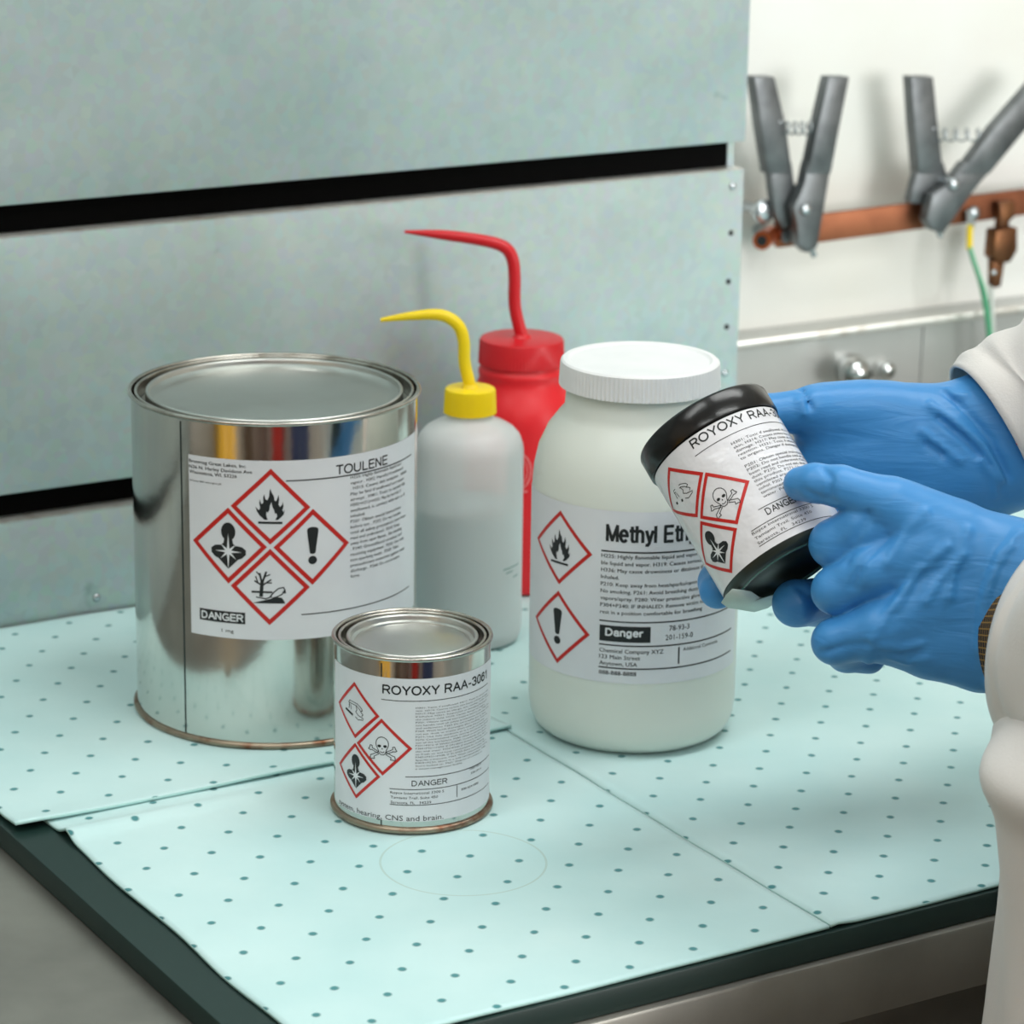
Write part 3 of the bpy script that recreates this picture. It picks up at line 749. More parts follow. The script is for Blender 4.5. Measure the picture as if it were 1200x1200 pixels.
def rule(conv, p0, p1, wd=.0006, z=None):
    s0, z0 = conv(*p0); s1, z1 = conv(*p1); zz = (z0 + z1) / 2 if z is None else z
    return ('l', s0, zz, s1, zz, wd)
lettering(cg, [row(c1, 'Brenntag Great Lakes, Inc', (60, 105), (390, 137), 1.9 * MM, .012), row(c1, 'N36 N. Harley Davidson Ave', (60, 138), (428, 176), 1.9 * MM, .012),
               row(c1, 'Wauwatosa, WI. 53226', (62, 168), (338, 205), 1.9 * MM, .012), row(c1, '24 hour 800 emergency#', (62, 215), (248, 247), 1.1 * MM)], lg)
s0, z0 = c2(166, 283); head(cg, 'TOULENE', s0, z0, 5.7 * MM, c2(468, 228)[0], lg, .15)
s0, z0 = c1(627, 217); s1 = c2(605, 178)[0]
lettering(cg, [('l', s0, z0, s1, z0, .0007)], lg, name='ruled_line')
s0, z0 = c1(718, 1000); s1 = c2(593, 938)[0]
lettering(cg, [('l', s0, z0, s1, z0, .0006)], lg, name='ruled_line')
TL = ['H225: Highly flammable liquid and', 'vapour . H302: Harmful if swallowed', ' . H315: Causes skin irritation . H304:', 'May be fatal if swallowed and enters', 'airways . H401: Toxic to aquatic life',
      'H302+H312+H332: May be harmful if', 'swallowed, in contact with skin or if', 'inhaled.', 'P201: Obtain special instructions', 'before use. . P202: Do not handle', 'until all safety precautions have been',
      'read and understood . P210: Keep', 'away from open flames . No smoking', ' . P240: Ground/bond container and', 'receiving equipment . P242: Use only', 'non-sparking tools . P243: Take', 'precautionary measures against static', 'discharge . P260: Do not breathe', 'fume.']
s0, za = c2(252, 306); _, zz = c2(248, 886); s1 = c2(572, 560)[0]
kw = (s1 - s0) / 38
lettering(cg, [('t', t, s0, za + (zz - za) * i / 18, 1.75 * MM, s0 + kw * len(t), .004) for i, t in enumerate(TL)], lg, M_ink)
P = Print(cg); a, b, c_, d_ = c1(122, 957), c1(387, 992), c1(385, 1060), c1(122, 1023)
zt_, zb_ = (a[1] + b[1]) / 2, (c_[1] + d_[1]) / 2
P.quad([(a[0], zt_), (b[0], zt_), (b[0], zb_), (a[0], zb_)], 0, 8)
headline(P, 'DANGER', a[0] + .0012, zb_ + .0011, (zt_ - zb_) - .0022, b[0] - .0010, .19, 1, .00012); P.build('signal_word', [M_ink, M_white_print], lg)
lettering(cg, [row(c1, '1 mg', (250, 1100), (320, 1108), 2.0 * MM)], lg)

# --- label of the small tin
bpy.context.view_layer.update()
cp = Cyl(pint, PR); k3 = 1143 / 200
c3 = lambda x, y: cp.inv(380 + x / k3, 770 + y / k3)
seam(cp, 380 + 383 / k3, 784, .0038, PH - .004, .0008, pint)
zt = c3(600, 147)[1]; zb = c3(600, 1103)[1]
sl = c3(84, 40)[0]; sr = c3(1107, 60)[0] + .004
lp = label_sheet(cp, sl - .003, sr, zb, zt, M_paper, pint)
for cs, pic in (([(205, 165), (372, 397), (210, 543), (100, 300)], pic_corr), ([(385, 410), (590, 612), (392, 793), (220, 573)], pic_skull), ([(210, 572), (377, 802), (217, 947), (105, 708)], pic_health)):
    diamond(cp, [c3(*q) for q in cs], pic, lp, .145)
s0, z0 = c3(390, 243); head(cp, 'ROYOXY RAA-3061', s0, z0, 5.3 * MM, c3(1086, 128)[0], lp, .165)
s0, z0 = c3(385, 281); s1 = c3(1090, 150)[0]
lettering(cp, [('l', s0, z0, s1, z0, .0004)], lp, name='ruled_line')
TINY = ['H301: Toxic if swallowed. H311: Toxic in contact with', 'skin. H314: Causes severe skin burns and eye damage.', 'H317: May cause an allergic skin reaction. H331: Toxic', 'if inhaled. H361: Suspected of damaging fertility or',
        'the unborn child. H372: Causes damage to organs.', 'P201: Obtain special instructions before use. P202: Do', 'not handle until all safety precautions have been read', 'and understood. P260: Do not breathe dust or fume.', 'P264: Wash hands thoroughly after handling. P270: Do',
        'not eat, drink or smoke when using this product.', 'P271: Use only outdoors or in a well-ventilated area.', 'P272: Contaminated work clothing should not be allowed', 'out of the workplace. P280: Wear protective gloves.', 'P301+P310: IF SWALLOWED: Immediately call a doctor.',
        'P303+P361+P353: IF ON SKIN: Remove clothing. Rinse', 'skin with water. P304+P340: IF INHALED: Remove victim', 'to fresh air and keep comfortable for breathing.', 'P305+P351+P338: IF IN EYES: Rinse with water. P321:', 'Specific treatment. P363: Wash contaminated clothing.',
        'P403+P233: Store in a well-ventilated place. P405:', 'Store locked up. P501: Dispose of contents in', 'a waste management facility.']
def tiny_block(cyl, s0, s1, za, zz, lab, lines, cap, m):
    kw = (s1 - s0) / 54
    lettering(cyl, [('t', t, s0, za + (zz - za) * i / (len(lines) - 1), cap, s0 + kw * len(t), 0) for i, t in enumerate(lines)], lab, m, 'small_print')
s0, za = c3(613, 345); _, zz = c3(622, 752); s1 = c3(1092, 420)[0]
tiny_block(cp, s0, s1, za, zz, lp, TINY, .80 * MM, M_ink)
s0, z0 = c3(545, 801); s1 = c3(1096, 655)[0]; it = [('l', s0, z0, s1, z0, .0004)]
s0, z0 = c3(440, 879); it.append(('l', s0, z0, s1, z0, .0004)); sv, _ = c3(887, 850)
s0, zq = c3(441, 984); it.append(('l', s0, zq, s1, zq, .0004)); it.append(('l', sv, z0 - .0006, sv, zq + .002, .0004))
lettering(cp, it, lp, name='ruled_line')
s0, z0 = c3(585, 864); head(cp, 'DANGER', s0, z0, 3.2 * MM, c3(822, 838)[0], lp, .14)
lettering(cp, [row(c3, 'Royce International 3300 S', (443, 912), (800, 893), 1.45 * MM), row(c3, 'Tamiami Trail. Suite 450', (445, 944), (760, 930), 1.45 * MM), row(c3, 'Sarasota, FL   34239', (445, 977), (715, 970), 1.45 * MM),
               row(c3, '800-424-9300', (915, 893), (1027, 852), 1.2 * MM), row(c3, '7085-85-0', (968, 757), (1046, 728), 1.1 * MM), row(c3, '230-391-5', (978, 784), (1046, 752), 1.1 * MM)], lp, name='small_print')
s0, z0 = c3(470, 1092)
lettering(cp, [('t', 'system, hearing, CNS and brain.', c3(104, 985)[0], z0, 2.9 * MM, c3(796, 1083)[0], 0)], lp)

# ================================================================== WIDE-MOUTH JAR
gj = ground(739, 848, ZB)
JX, JY, JR = gj.x, gj.y, .0607
jar = empty('wide_mouth_jar', (JX, JY, ZB + .0006)); tag(jar, 'cloudy plastic jar with white ribbed cap and Methyl Ethyl label', 'jar'); bpy.context.view_layer.update()
zl1 = vert(751, 421, JY).z; zl0 = vert(751, 451, JY).z
CR = abs(vert(845.5, 421, JY).x - vert(657.5, 421, JY).x) / 2
sh = lambda x, y: (abs(vert(x, y, JY).x - JX), vert(x, y, JY).z - ZB)
prof = [(0, .0035), (JR - .020, .0015), (JR - .014, .0), (JR - .008, .0010), (JR - .0035, .005), (JR - .0010, .011), (JR, .020), (JR, sh(0, 560)[1])]
prof += [(JR - .0010, sh(0, 535)[1]), (JR - .0035, sh(0, 512)[1]), (JR - .0085, sh(0, 490)[1]), (JR - .0145, sh(0, 474)[1]), (CR - .003, sh(0, 466)[1]), (CR - .0042, zl0 - ZB + .002), (CR - .0042, zl1 - ZB - .004)]
lathe('body', prof, M_jar, jar, 128, sharp=60)
lq = [(0, .0052), (JR - .018, .0032), (JR - .0085, .0035), (JR - .0042, .009), (JR - .0025, .020), (JR - .0025, sh(0, 548)[1]), (JR - .004, sh(0, 530)[1]), (0, sh(0, 530)[1])]
lathe('liquid', lq, M_jar_liquid, jar, 96, sharp=60)
h = zl1 - ZB; hl = zl1 - zl0
cap = lathe('cap', [(0, h - .0012), (CR * .86, h - .0012), (CR * .90, h), (CR - .0016, h - .0002), (CR - .0004, h - .0012), (CR, h - .0028), (CR + .0006, h - hl), (CR - .0016, h - hl), (CR - .002, h - .004)], M_whitecap, jar, 220, sharp=30, rib=(110, .0007, h - hl, h - .0026))
cm = Cyl(jar, JR)
c4 = lambda x, y: cm.inv(620 + x / 5, 580 + y / 5)
zt = c4(600, 100)[1]; zb = c4(680, 1108)[1]; sl = cm.inv(621, 590)[0]; sr = cm.inv(859.5, 700)[0]
lm = label_sheet(cm, sl + .001, sr + .004, zb, zt, M_paper, jar)
diamond(cm, [c4(187, 90), c4(372, 350), c4(178, 523), c4(52, 250)], pic_flame, lm, .135)
diamond(cm, [c4(175, 560), c4(357, 820), c4(167, 985), c4(42, 710)], pic_bang, lm, .135)
s0, z0 = c4(450, 272); s1 = c4(745, 282)[0]
head(cm, 'Methyl Ethyl', s0, z0, 10.6 * MM, s0 + (s1 - s0) * partial('Methyl Ethyl', 'Methyl'), lm, .17)
srr = c4(1180, 770)[0]; it = []
for x, y, wd in ((427, 324, .0009), (415, 732, .0008), (413, 871, .0008), (410, 1004, .0008)):
    s0, z0 = c4(x, y); it.append(('l', s0, z0, srr, z0, wd))
sv = c4(876, 930)[0]; it.append(('l', sv, c4(877, 893)[1], sv, c4(875, 985)[1], .0009)); lettering(cm, it, lm, name='ruled_line')
ML = ['H225: Highly flammable liquid and vapor. Combusti-', 'ble liquid and vapor. H319: Causes serious eye', 'H336: May cause drowsiness or dizziness if', 'Inhaled.', 'P210: Keep away from heat/sparks/open flames', 'No smoking. P261: Avoid breathing dust/fume',
      'vapors/spray. P280: Wear protective gloves', 'P304+P340: IF INHALED: Remove victim to', 'rest in a position comfortable for breathing']
s0, za = c4(425, 362); _, zz = c4(418, 690); s1 = c4(1012, 655)[0]
kw = (s1 - s0) / 44
it = []
for i, t in enumerate(ML):
    v_, _ = glyphs(t, .01); wt = max(q[0] for q in v_) - min(q[0] for q in v_)
    v_, _ = glyphs(ML[8], .01); w8 = max(q[0] for q in v_) - min(q[0] for q in v_)
    it.append(('t', t, s0, za + (zz - za) * i / 8, 2.15 * MM, s0 + (s1 - s0) * wt / w8, .012))
lettering(cm, it, lm)
P = Print(cm); a, b = c4(415, 755), c4(713, 770); zt_, zb_ = c4(415, 757)[1], c4(415, 850)[1]
P.quad([(a[0], zt_), (b[0], zt_), (b[0], zb_), (a[0], zb_)], 0, 8)
sa, sb = c4(447, 815)[0], c4(668, 825)[0]
headline(P, 'Danger', sa, zb_ + .0032, .0048, sb, .21, 1, .00012); P.build('signal_word', [M_ink, M_white_print], lm)
lettering(cm, [row(c4, '78-93-3', (820, 795), (937, 785), 3.0 * MM), row(c4, '201-159-0', (798, 850), (957, 838), 3.0 * MM), row(c4, 'Chemical Company XYZ', (412, 915), (786, 928), 2.4 * MM, .008), row(c4, '123 Main Street', (412, 952), (650, 962), 2.4 * MM, .008),
               row(c4, 'Anytown, USA', (412, 990), (632, 1000), 2.4 * MM, .008), row(c4, 'Additional Comments', (900, 912), (1100, 868), 1.9 * MM, .004), row(c4, '888-888-8888', (410, 1045), (627, 1062), 2.4 * MM, .012)], lm)

# ================================================================== WASH BOTTLES
def wash_bottle(base_px, half_px, label, mats, cap_px, body_rows, spout, name='wash_bottle', liquid=None, zbase=ZB, neck_px=None, tube_r=.0036):
    """base_px centre of the base on the pad; body_rows: (radius fraction, pixel y) up the silhouette; cap_px=(xc, y_top, y_bottom, half width)"""
    g = ground(base_px[0], base_px[1], zbase); X, Y = g.x, g.y
    e = empty(name, (X, Y, zbase + .0006)); tag(e, label, 'wash bottle'); bpy.context.view_layer.update()
    zz = lambda y: vert(base_px[0], y, Y).z - zbase
    sc = abs(vert(base_px[0] + 100, base_px[1] - 100, Y).x - vert(base_px[0], base_px[1] - 100, Y).x) / 100
    Rr = half_px * sc
    prof = [(0, .003), (Rr * .75, .0015), (Rr * .85, 0), (Rr * .95, .0012), (Rr - .0004, .005), (Rr, .010)] + [(Rr * a, zz(y)) for a, y in body_rows]
    lathe('body', prof, mats[0], e, 96, sharp=50)
    if liquid:
        zl = zz(liquid); lathe('liquid', [(0, .004), (Rr * .8, .003), (Rr - .003, .008), (Rr - .0016, .014), (Rr - .0016, zl), (0, zl)], M_wash_liquid, e, 80, sharp=60)
    xc, yt, yb, hw = cap_px; h1, h0 = zz(yt), zz(yb); rc = hw * sc
    lathe('cap', [(0, h1), (rc * .90, h1), (rc * .97, h1 - .0006), (rc, h1 - .002), (rc + .0006, h0), (rc - .0018, h0), (rc - .002, h1 - .003)], mats[1], e, 160, sharp=30, rib=(80, .0005, h0 - .0001, h1 - .0019))
    lathe('nozzle_collar', [(0, h1 + .0022), (tube_r * 1.25, h1 + .0022), (tube_r * 1.6, h1), (0, h1)], mats[1], e, 32)
    pts = []
    for x, y, r in spout:
        P = vert(x, y, Y); pts.append((P.x - X, 0.0, P.z - zbase - .0006, r * sc))
    pts[0] = (0, 0, h1 + .0005, pts[0][3])
    cv = bez(pts, 8)
    tube('spout', [q[:3] for q in cv], [float(q[3]) for q in cv], mats[1], e, 18)
    return e, Cyl(e, Rr), Rr
yb_, cy_, yR = wash_bottle((548, 746), 63, 'translucent wash bottle with yellow cap and bent spout', (M_bottle, M_yellow), (545, 455, 484, 29.5),
            [(1, 700), (1.0, 560), (1.0, 528), (.985, 520), (.93, 510), (.82, 502), (.66, 496), (.50, 492), (.435, 489), (.42, 486), (.42, 470)],
            [(545, 455, 7.2), (544.5, 425, 7.2), (543.5, 400, 7.2), (538, 383, 7.2), (525, 372, 7.0), (508, 368.5, 6.4), (480, 370.5, 5.0), (446, 375, 2.4)], liquid=592)
P = Print(cy_, .0003)
for i, (x0, y0, x1, y1) in enumerate(((590, 668, 607, 660), (593, 672, 600, 669), (601, 676, 606, 673))):
    a, b = cy_.inv(x0, y0), cy_.inv(x1, y1); P.stroke([a, b], .0008)
P.build('printed_mark', [mat('faded_green_ink', (120, 150, 146), .5)], yb_)
rb_, cr_, rR = wash_bottle((607, 681), 66, 'tall red wash bottle with red cap, behind the yellow-capped bottle', (M_redbody, M_redpl), (603, 396, 425, 49),
            [(1, 640), (1.0, 500), (1.0, 487), (.98, 478), (.93, 468), (.84, 457), (.76, 447), (.735, 441), (.75, 438), (.755, 434), (.735, 431), (.70, 428), (.70, 410)],
            [(604, 396, 7.3), (603.5, 360, 7.3), (603, 325, 7.3), (601, 305, 7.3), (594, 292, 7.2), (580, 285, 7.0), (555, 280, 6.6), (525, 276, 6.0), (500, 273.5, 4.2), (474, 271.5, 1.6)], tube_r=.0042)
P = Print(cr_, .0003); ce = cr_.inv(602, 552); P.stroke([(ce[0] + .0115 * math.cos(a), ce[1] + .0135 * math.sin(a)) for a in [2 * math.pi * i / 40 for i in range(41)]], .0008)
P.stroke([(ce[0] + .0090 * math.cos(a), ce[1] + .0110 * math.sin(a)) for a in [2 * math.pi * i / 40 for i in range(41)]], .0005)
a = cr_.inv(612, 576); P.stroke([a, (a[0] + .003, a[1])], .001); P.build('printed_emblem', [M_redprint], rb_)

# ================================================================== HELD JAR
AU, AV = Vector((.515, .857)), Vector((.857, -.515))
def uv(u, v): q = AU * u + AV * v; return q.x, q.y
DJ = 1.503
Pt = px(*uv(881, 449), DJ + .0125); Pb = px(*uv(1050, 449), DJ - .0130)
za_ = (Pt - Pb).normalized(); HB = (Pt - Pb).length              # base to the foot of the lid
toc = (CAM - Pb); yv = -(toc - za_ * toc.dot(za_)).normalized(); xv = yv.cross(za_)
MJ = Matrix.Translation(Pb) @ Matrix((xv, yv, za_)).transposed().to_4x4()
hj = empty('held_jar', matrix=MJ); tag(hj, 'tilted dark jar with black lid and peeling ROYOXY label, held in blue gloves', 'jar')
bpy.context.view_layer.update()
RJ = .0352
lathe('body', [(0, .0030), (RJ * .66, .0030), (RJ * .70, .0018), (RJ * .78, .0006), (RJ * .86, .0), (RJ * .94, .0010), (RJ * .985, .0030), (RJ, .0060), (RJ, HB - .001), (RJ - .003, HB + .004)], M_dark_glass, hj, 96, sharp=50)
lathe('base_ring', [(RJ * .80 + .0012 * math.cos(a), .0006 + .0010 * math.sin(a)) for a in [2 * math.pi * i / 10 for i in range(10)]], M_glass_rim, hj, 80, close=True)
RL = RJ + .0014
lathe('lid', [(RJ - .002, HB - .0002), (RL - .0004, HB), (RL, HB + .0008), (RL, HB + .0122), (RL - .0006, HB + .0134), (RL - .0018, HB + .0140), (0, HB + .0140)], M_black_plastic, hj, 96, sharp=40)
cj = Cyl(hj, RJ)
c5 = lambda x, y: cj.inv(740 + x / 4.286, 440 + y / 4.286)
lj = label_sheet(cj, -RJ * 1.75, RJ * 1.75, .0045, HB - .0006, M_paper_crumpled, hj, n=72, nz=14)
for cs, pic in (([(187, 460), (363, 487), (335, 712), (212, 680)], pic_corr), ([(373, 487), (593, 530), (535, 748), (348, 718)], pic_skull), ([(348, 730), (532, 767), (508, 992), (375, 947)], pic_health)):
    diamond(cj, [c5(*q) for q in cs], pic, lj, .15)
s0, z0 = c5(312, 372); s1 = c5(716, 218)[0]
head(cj, 'ROYOXY RAA-3061', s0, z0, 5.0 * MM, s0 + (s1 - s0) * partial('ROYOXY RAA-3061', 'ROYOXY RAA-'), lj, .16)
s0, z0 = c5(322, 406); lettering(cj, [('l', s0, z0, RJ * 1.5, z0, .0004)], lj)
HL = ['H301: Toxic if swallowed. H311: Toxic in', 'skin. H314: Causes severe burns and eye', 'damage. H317: May cause an allergic skin', 'reaction. H331: Toxic if inhaled. H361:', 'to organs. Danger if damaging fertility.', '',
      'P201: Obtain special instructions before', 'P202: Do not handle until all safety', 'been read and understood. P260: Do', 'dust. P270: Do not eat, drink or', 'this product. P271: Use only in a', 'ventilated area. P280: Wear protective', 'cohol. P303: IF ON SKIN: Remove', 'taminated clothing. Rinse skin.', 'water. P405: Store locked up.']
s0, za = c5(505, 352); _, zz = c5(655, 622)
kk = (c5(835, 268)[0] - s0) / 36
lettering(cj, [('t', t, s0, za + (zz - za) * i / 14, 1.45 * MM, s0 + kk * len(t), 0) for i, t in enumerate(HL) if t], lj, name='small_print')
s0, z0 = c5(638, 676); lettering(cj, [('l', s0, z0, RJ * 1.5, z0, .0004)], lj)
s0, z0 = c5(684, 703); head(cj, 'DANGER', s0, z0, 3.7 * MM, c5(852, 640)[0], lj, .14)
s0, z0 = c5(604, 783); lettering(cj, [('l', s0, z0, RJ * 1.5, z0, .0004)], lj)
s0, z1 = c5(644, 860); lettering(cj, [('l', s0, z1, RJ * 1.5, z1, .0004)], lj)
lettering(cj, [('t', t, s0, z0 - (z0 - z1) * (i + .78) / 3.1, 1.5 * MM, s0 + kk * len(t) * 1.05, 0) for i, t in enumerate(['Royce International 3300 S', 'Tamiami Trail. Suite 450', 'Sarasota, FL   34239'])], lj, name='small_print')
# loose label end folded over the base
def on_base(x, y, h):
    o = cj.Mi @ CAM; d = cj.Mi.to_3x3() @ ray(x, y); return o + d * ((h - o.z) / d.z)
fo = [(845, 706, .0005), (851, 697, -.0004), (858, 690, -.0006), (869, 691, -.001), (880, 693, -.0012), (889, 699, -.0016), (896, 702, -.0010), (905, 697, -.0014), (916, 694, -.0010), (912, 703, -.0018), (900, 712, -.0022), (884, 717, -.0012), (866, 714, -.0004), (853, 712, .0004)]
v = [on_base(*q) for q in fo]; cpt = sum(v, Vector()) / len(v); cpt.z -= .0012
me = pymesh('label_flap', v + [cpt], [(i, (i + 1) % len(v), len(v)) for i in range(len(v))], True)
fl = link('label_flap', me, M_flap, hj); md = fl.modifiers.new('thickness', 'SOLIDIFY'); md.thickness = .00025

# ================================================================== WALL FITTINGS: copper bar, clamps, wires, knobs
def W(x, y, n): s, z = onwall(x, y, n); return wp(s, n, z)
NB = NW - .040
def barpt(x, top): return W(x, (251 if top else 283.5) + (x - 967) * (-.123 if top else -.134), NB)
bar = prism('copper_bar', [barpt(912, 0), barpt(1420, 0), barpt(1420, 1), barpt(912, 1)], EN * .006, M_copper, None, .0008)
tag(bar, 'brown copper grounding bar fixed along the white wall', 'bar')
bar_root = bar
for x in (918, 1330):
    disc_on('standoff', W(x, 272 - (x - 960) * .125, NB + .006), EN, .006, NW - NB - .006, M_zinc, bar, 16)
lug = empty('copper_lug', W(906, 278, NB)); tag(lug, 'bright copper lug bolted to the end of the grounding bar', 'lug'); bpy.context.view_layer.update()
def kid(o, root): o.parent = root; o.matrix_parent_inverse = root.matrix_world.inverted(); return o
c = W(897, 278, NB - .010)
kid(tube('barrel', [W(893, 282, NB - .024), W(897, 279, NB - .01), W(903, 275, NB + .004)], .0074, M_copper_new, None, 20), lug)
kid(disc_on('bore', W(892.6, 282.2, NB - .0243), (W(893, 282, NB - .024) - W(897, 279, NB - .01)), .0042, .0004, M_hole, None, 16), lug)
kid(disc_on('set_screw', W(898, 279, NB - .015), -EN, .0032, .003, M_zinc, None, 6), lug)
kid(disc_on('nut', W(918, 275, NB - .0002), -EN, .0065, .006, M_zinc, None, 6), lug)
kid(box('tongue', W(910, 277, NB - .0008), ES * .007, EN * .0006, (0, 0, .005), M_copper_new, None, .0003), lug)
bolt = tag(disc_on('washer_bolt', W(893, 247, NB + .004), -EN, .0098, .004, M_zinc, None, 24, .003), 'round zinc bolt head on the white wall above the copper lug', 'bolt')
disc_on('shank', W(893, 247, NB + .0042), EN, .004, NW - NB - .0043, M_zinc, bolt, 12)

def jaw(name, px_pts, n0, th, m, root):
    return kid(prism(name, [W(x, y, n0) for x, y in px_pts], EN * th, m, None, .0012), root)
def clamp(pxs, label):
    e = empty('spring_clamp', W(*pxs['foot'], NB - .004)); tag(e, label, 'clamp', 'grounding clamps on the copper bar'); bpy.context.view_layer.update()
    jaw('jaw', pxs['front'], NB - .022, .011, M_cast, e)
    jaw('jaw', pxs['back'], NB - .010, .009, M_cast, e)
    kid(disc_on('pivot', W(*pxs['pivot'], NB - .001), -EN, .0050, .024, M_zinc, None, 18, .002), e)
    t0, t1 = pxs['tip']; kid(tube('contact_screw', [W(*t0, NB - .016), W(*t1, NB - .016)], .0026, M_zinc, None, 14), e)
    kid(disc_on('screw_bore', W(*t1, NB - .016), W(*t1, NB - .016) - W(*t0, NB - .016), .0017, .0003, M_hole, None, 12), e)
    cs = pxs['spring']; n = 60
    pts = []
    for i in range(n + 1):
        t = i / n; P = W(cs[0] + (cs[2] - cs[0]) * t, cs[1] + (cs[3] - cs[1]) * t, NB - .012)
        a = t * 2 * math.pi * 6; pts.append(P + (Vector((0, 0, 1)) * math.cos(a) + EN * math.sin(a)) * .005)
    kid(tube('spring', pts, .0009, M_zinc, None, 8), e)
    for hp, n0 in zip(pxs['handles'], (NB - .010, NB - .022)):
        jaw('handle', hp, n0 - .001, .012, M_cast, e)
    return e
clamp(dict(foot=(945, 262), front=[(948, 190), (975, 190), (966, 245), (958, 290), (946, 297), (936, 286), (934, 262), (930, 243), (938, 228), (943, 214)],
           back=[(902, 190), (928, 190), (931, 214), (937, 228), (941, 243), (936, 262), (918, 268), (909, 250), (905, 222)], pivot=(924, 240), tip=((950, 288), (954, 300)),
           spring=(914, 150, 966, 150), handles=([(901, 204), (929, 204), (922, 150), (908, 90), (884, 90), (892, 150)], [(947, 204), (974, 204), (984, 150), (996, 90), (972, 90), (958, 150)])), 'grey cast spring clamp gripping the copper bar beside the bright lug')
clamp(dict(foot=(1090, 262), front=[(1132, 190), (1170, 190), (1146, 218), (1124, 248), (1106, 274), (1093, 270), (1086, 258), (1090, 243), (1093, 228), (1112, 216)],
           back=[(1079, 190), (1106, 190), (1112, 208), (1106, 224), (1092, 232), (1086, 240), (1066, 238), (1070, 220)], pivot=(1097, 211), tip=((1098, 264), (1102, 277)),
           spring=(1094, 158, 1172, 158), handles=([(1077, 204), (1106, 204), (1100, 150), (1094, 90), (1068, 90), (1072, 150)], [(1126, 204), (1160, 204), (1196, 160), (1250, 96), (1224, 84), (1166, 150)])), 'grey cast spring clamp gripping the copper bar beside the green wire')

gw = empty('ground_wire', W(1138, 250, NB)); tag(gw, 'green ground wire with yellow sleeve bolted to the copper bar', 'wire'); bpy.context.view_layer.update()
kid(disc_on('bolt', W(1138, 249, NB - .0002), -EN, .0058, .004, M_zinc, None, 20, .003), gw)
kid(prism('ring_terminal', [W(1132, 246, NB - .005), W(1144, 246, NB - .005), W(1141, 268, NB - .005), W(1133, 268, NB - .005)], -EN * .0008, M_zinc), gw)
kid(tube('sleeve', [W(1136.5, 264, NB - .006), W(1136, 292, NB - .007)], .0026, M_yellow, None, 14), gw)
kid(tube('wire', [q for q in bez([W(1136, 290, NB - .007), W(1140, 305, NB - .009), W(1148, 330, NB - .02), W(1155, 365, NB - .02), W(1159, 405, NB - .02), W(1160, 470, NB - .02), W(1165, 560, NB - .02)], 8)], .0016, M_wire, None, 10), gw)
kid(tube('second_strand', [q for q in bez([W(1137, 290, NB - .010), W(1146, 318, NB - .02), W(1155, 345, NB - .026), W(1160, 380, NB - .026), W(1163, 420, NB - .026), W(1168, 560, NB - .026)], 8)], .0013, M_wire, None, 10), gw)

bc = empty('bronze_clamp', W(1172, 245, NB)); tag(bc, 'brown bronze cable clamp hanging below the copper bar', 'clamp'); bpy.context.view_layer.update()
kid(prism('hook', [W(1164, 235, NB - .002), W(1182, 234, NB - .002), W(1182, 252, NB - .002), W(1176, 258, NB - .002), W(1176, 268, NB - .002), W(1164, 268, NB - .002), W(1166, 254, NB - .002)], -EN * .008, M_bronze, None, .001), bc)
kid(prism('body', [W(1155, 267, NB - .002), W(1180, 263, NB - .002), W(1180, 290, NB - .002), W(1172, 304, NB - .002), (W(1158, 306, NB - .002)), W(1152, 298, NB - .002)], -EN * .014, M_bronze, None, .0015), bc)
kid(prism('tail', [W(1157, 304, NB - .005), W(1171, 302, NB - .005), W(1166, 334, NB - .005), W(1157, 336, NB - .005)], -EN * .008, M_bronze, None, .001), bc)
kid(disc_on('clamp_screw', W(1164, 319, NB - .013), -EN, .0026, .002, M_zinc, None, 12, .001), bc)
kid(tube('cable', bez([W(1161, 334, NB - .009), W(1162, 352, NB - .01), W(1164, 400, NB - .012), W(1170, 560, NB - .012)], 6), .0022, M_wirewhite, None, 10), bc)

NS = NW - .0305
kn = empty('steel_knob', W(1001, 436, NS)); tag(kn, 'chrome ball knob on the steel backsplash', 'knob'); bpy.context.view_layer.update()
kid(sphere('ball', W(1001, 436, NS - .026), .0132, M_chrome), kn)
kid(disc_on('rose', W(994, 432, NS), -EN, .0135, .006, M_chrome, None, 28, .004), kn)
kid(disc_on('stem', W(998, 434, NS), -EN, .006, .02, M_chrome, None, 18), kn)
k2 = disc_on('button_fitting', W(1034, 432, NS), -EN, .0075, .008, M_chrome, None, 22, .004); tag(k2, 'small domed chrome button beside the ball knob', 'fitting')
disc_on('collar', W(1034, 432, NS), -EN, .0095, .003, M_steel, k2, 22)

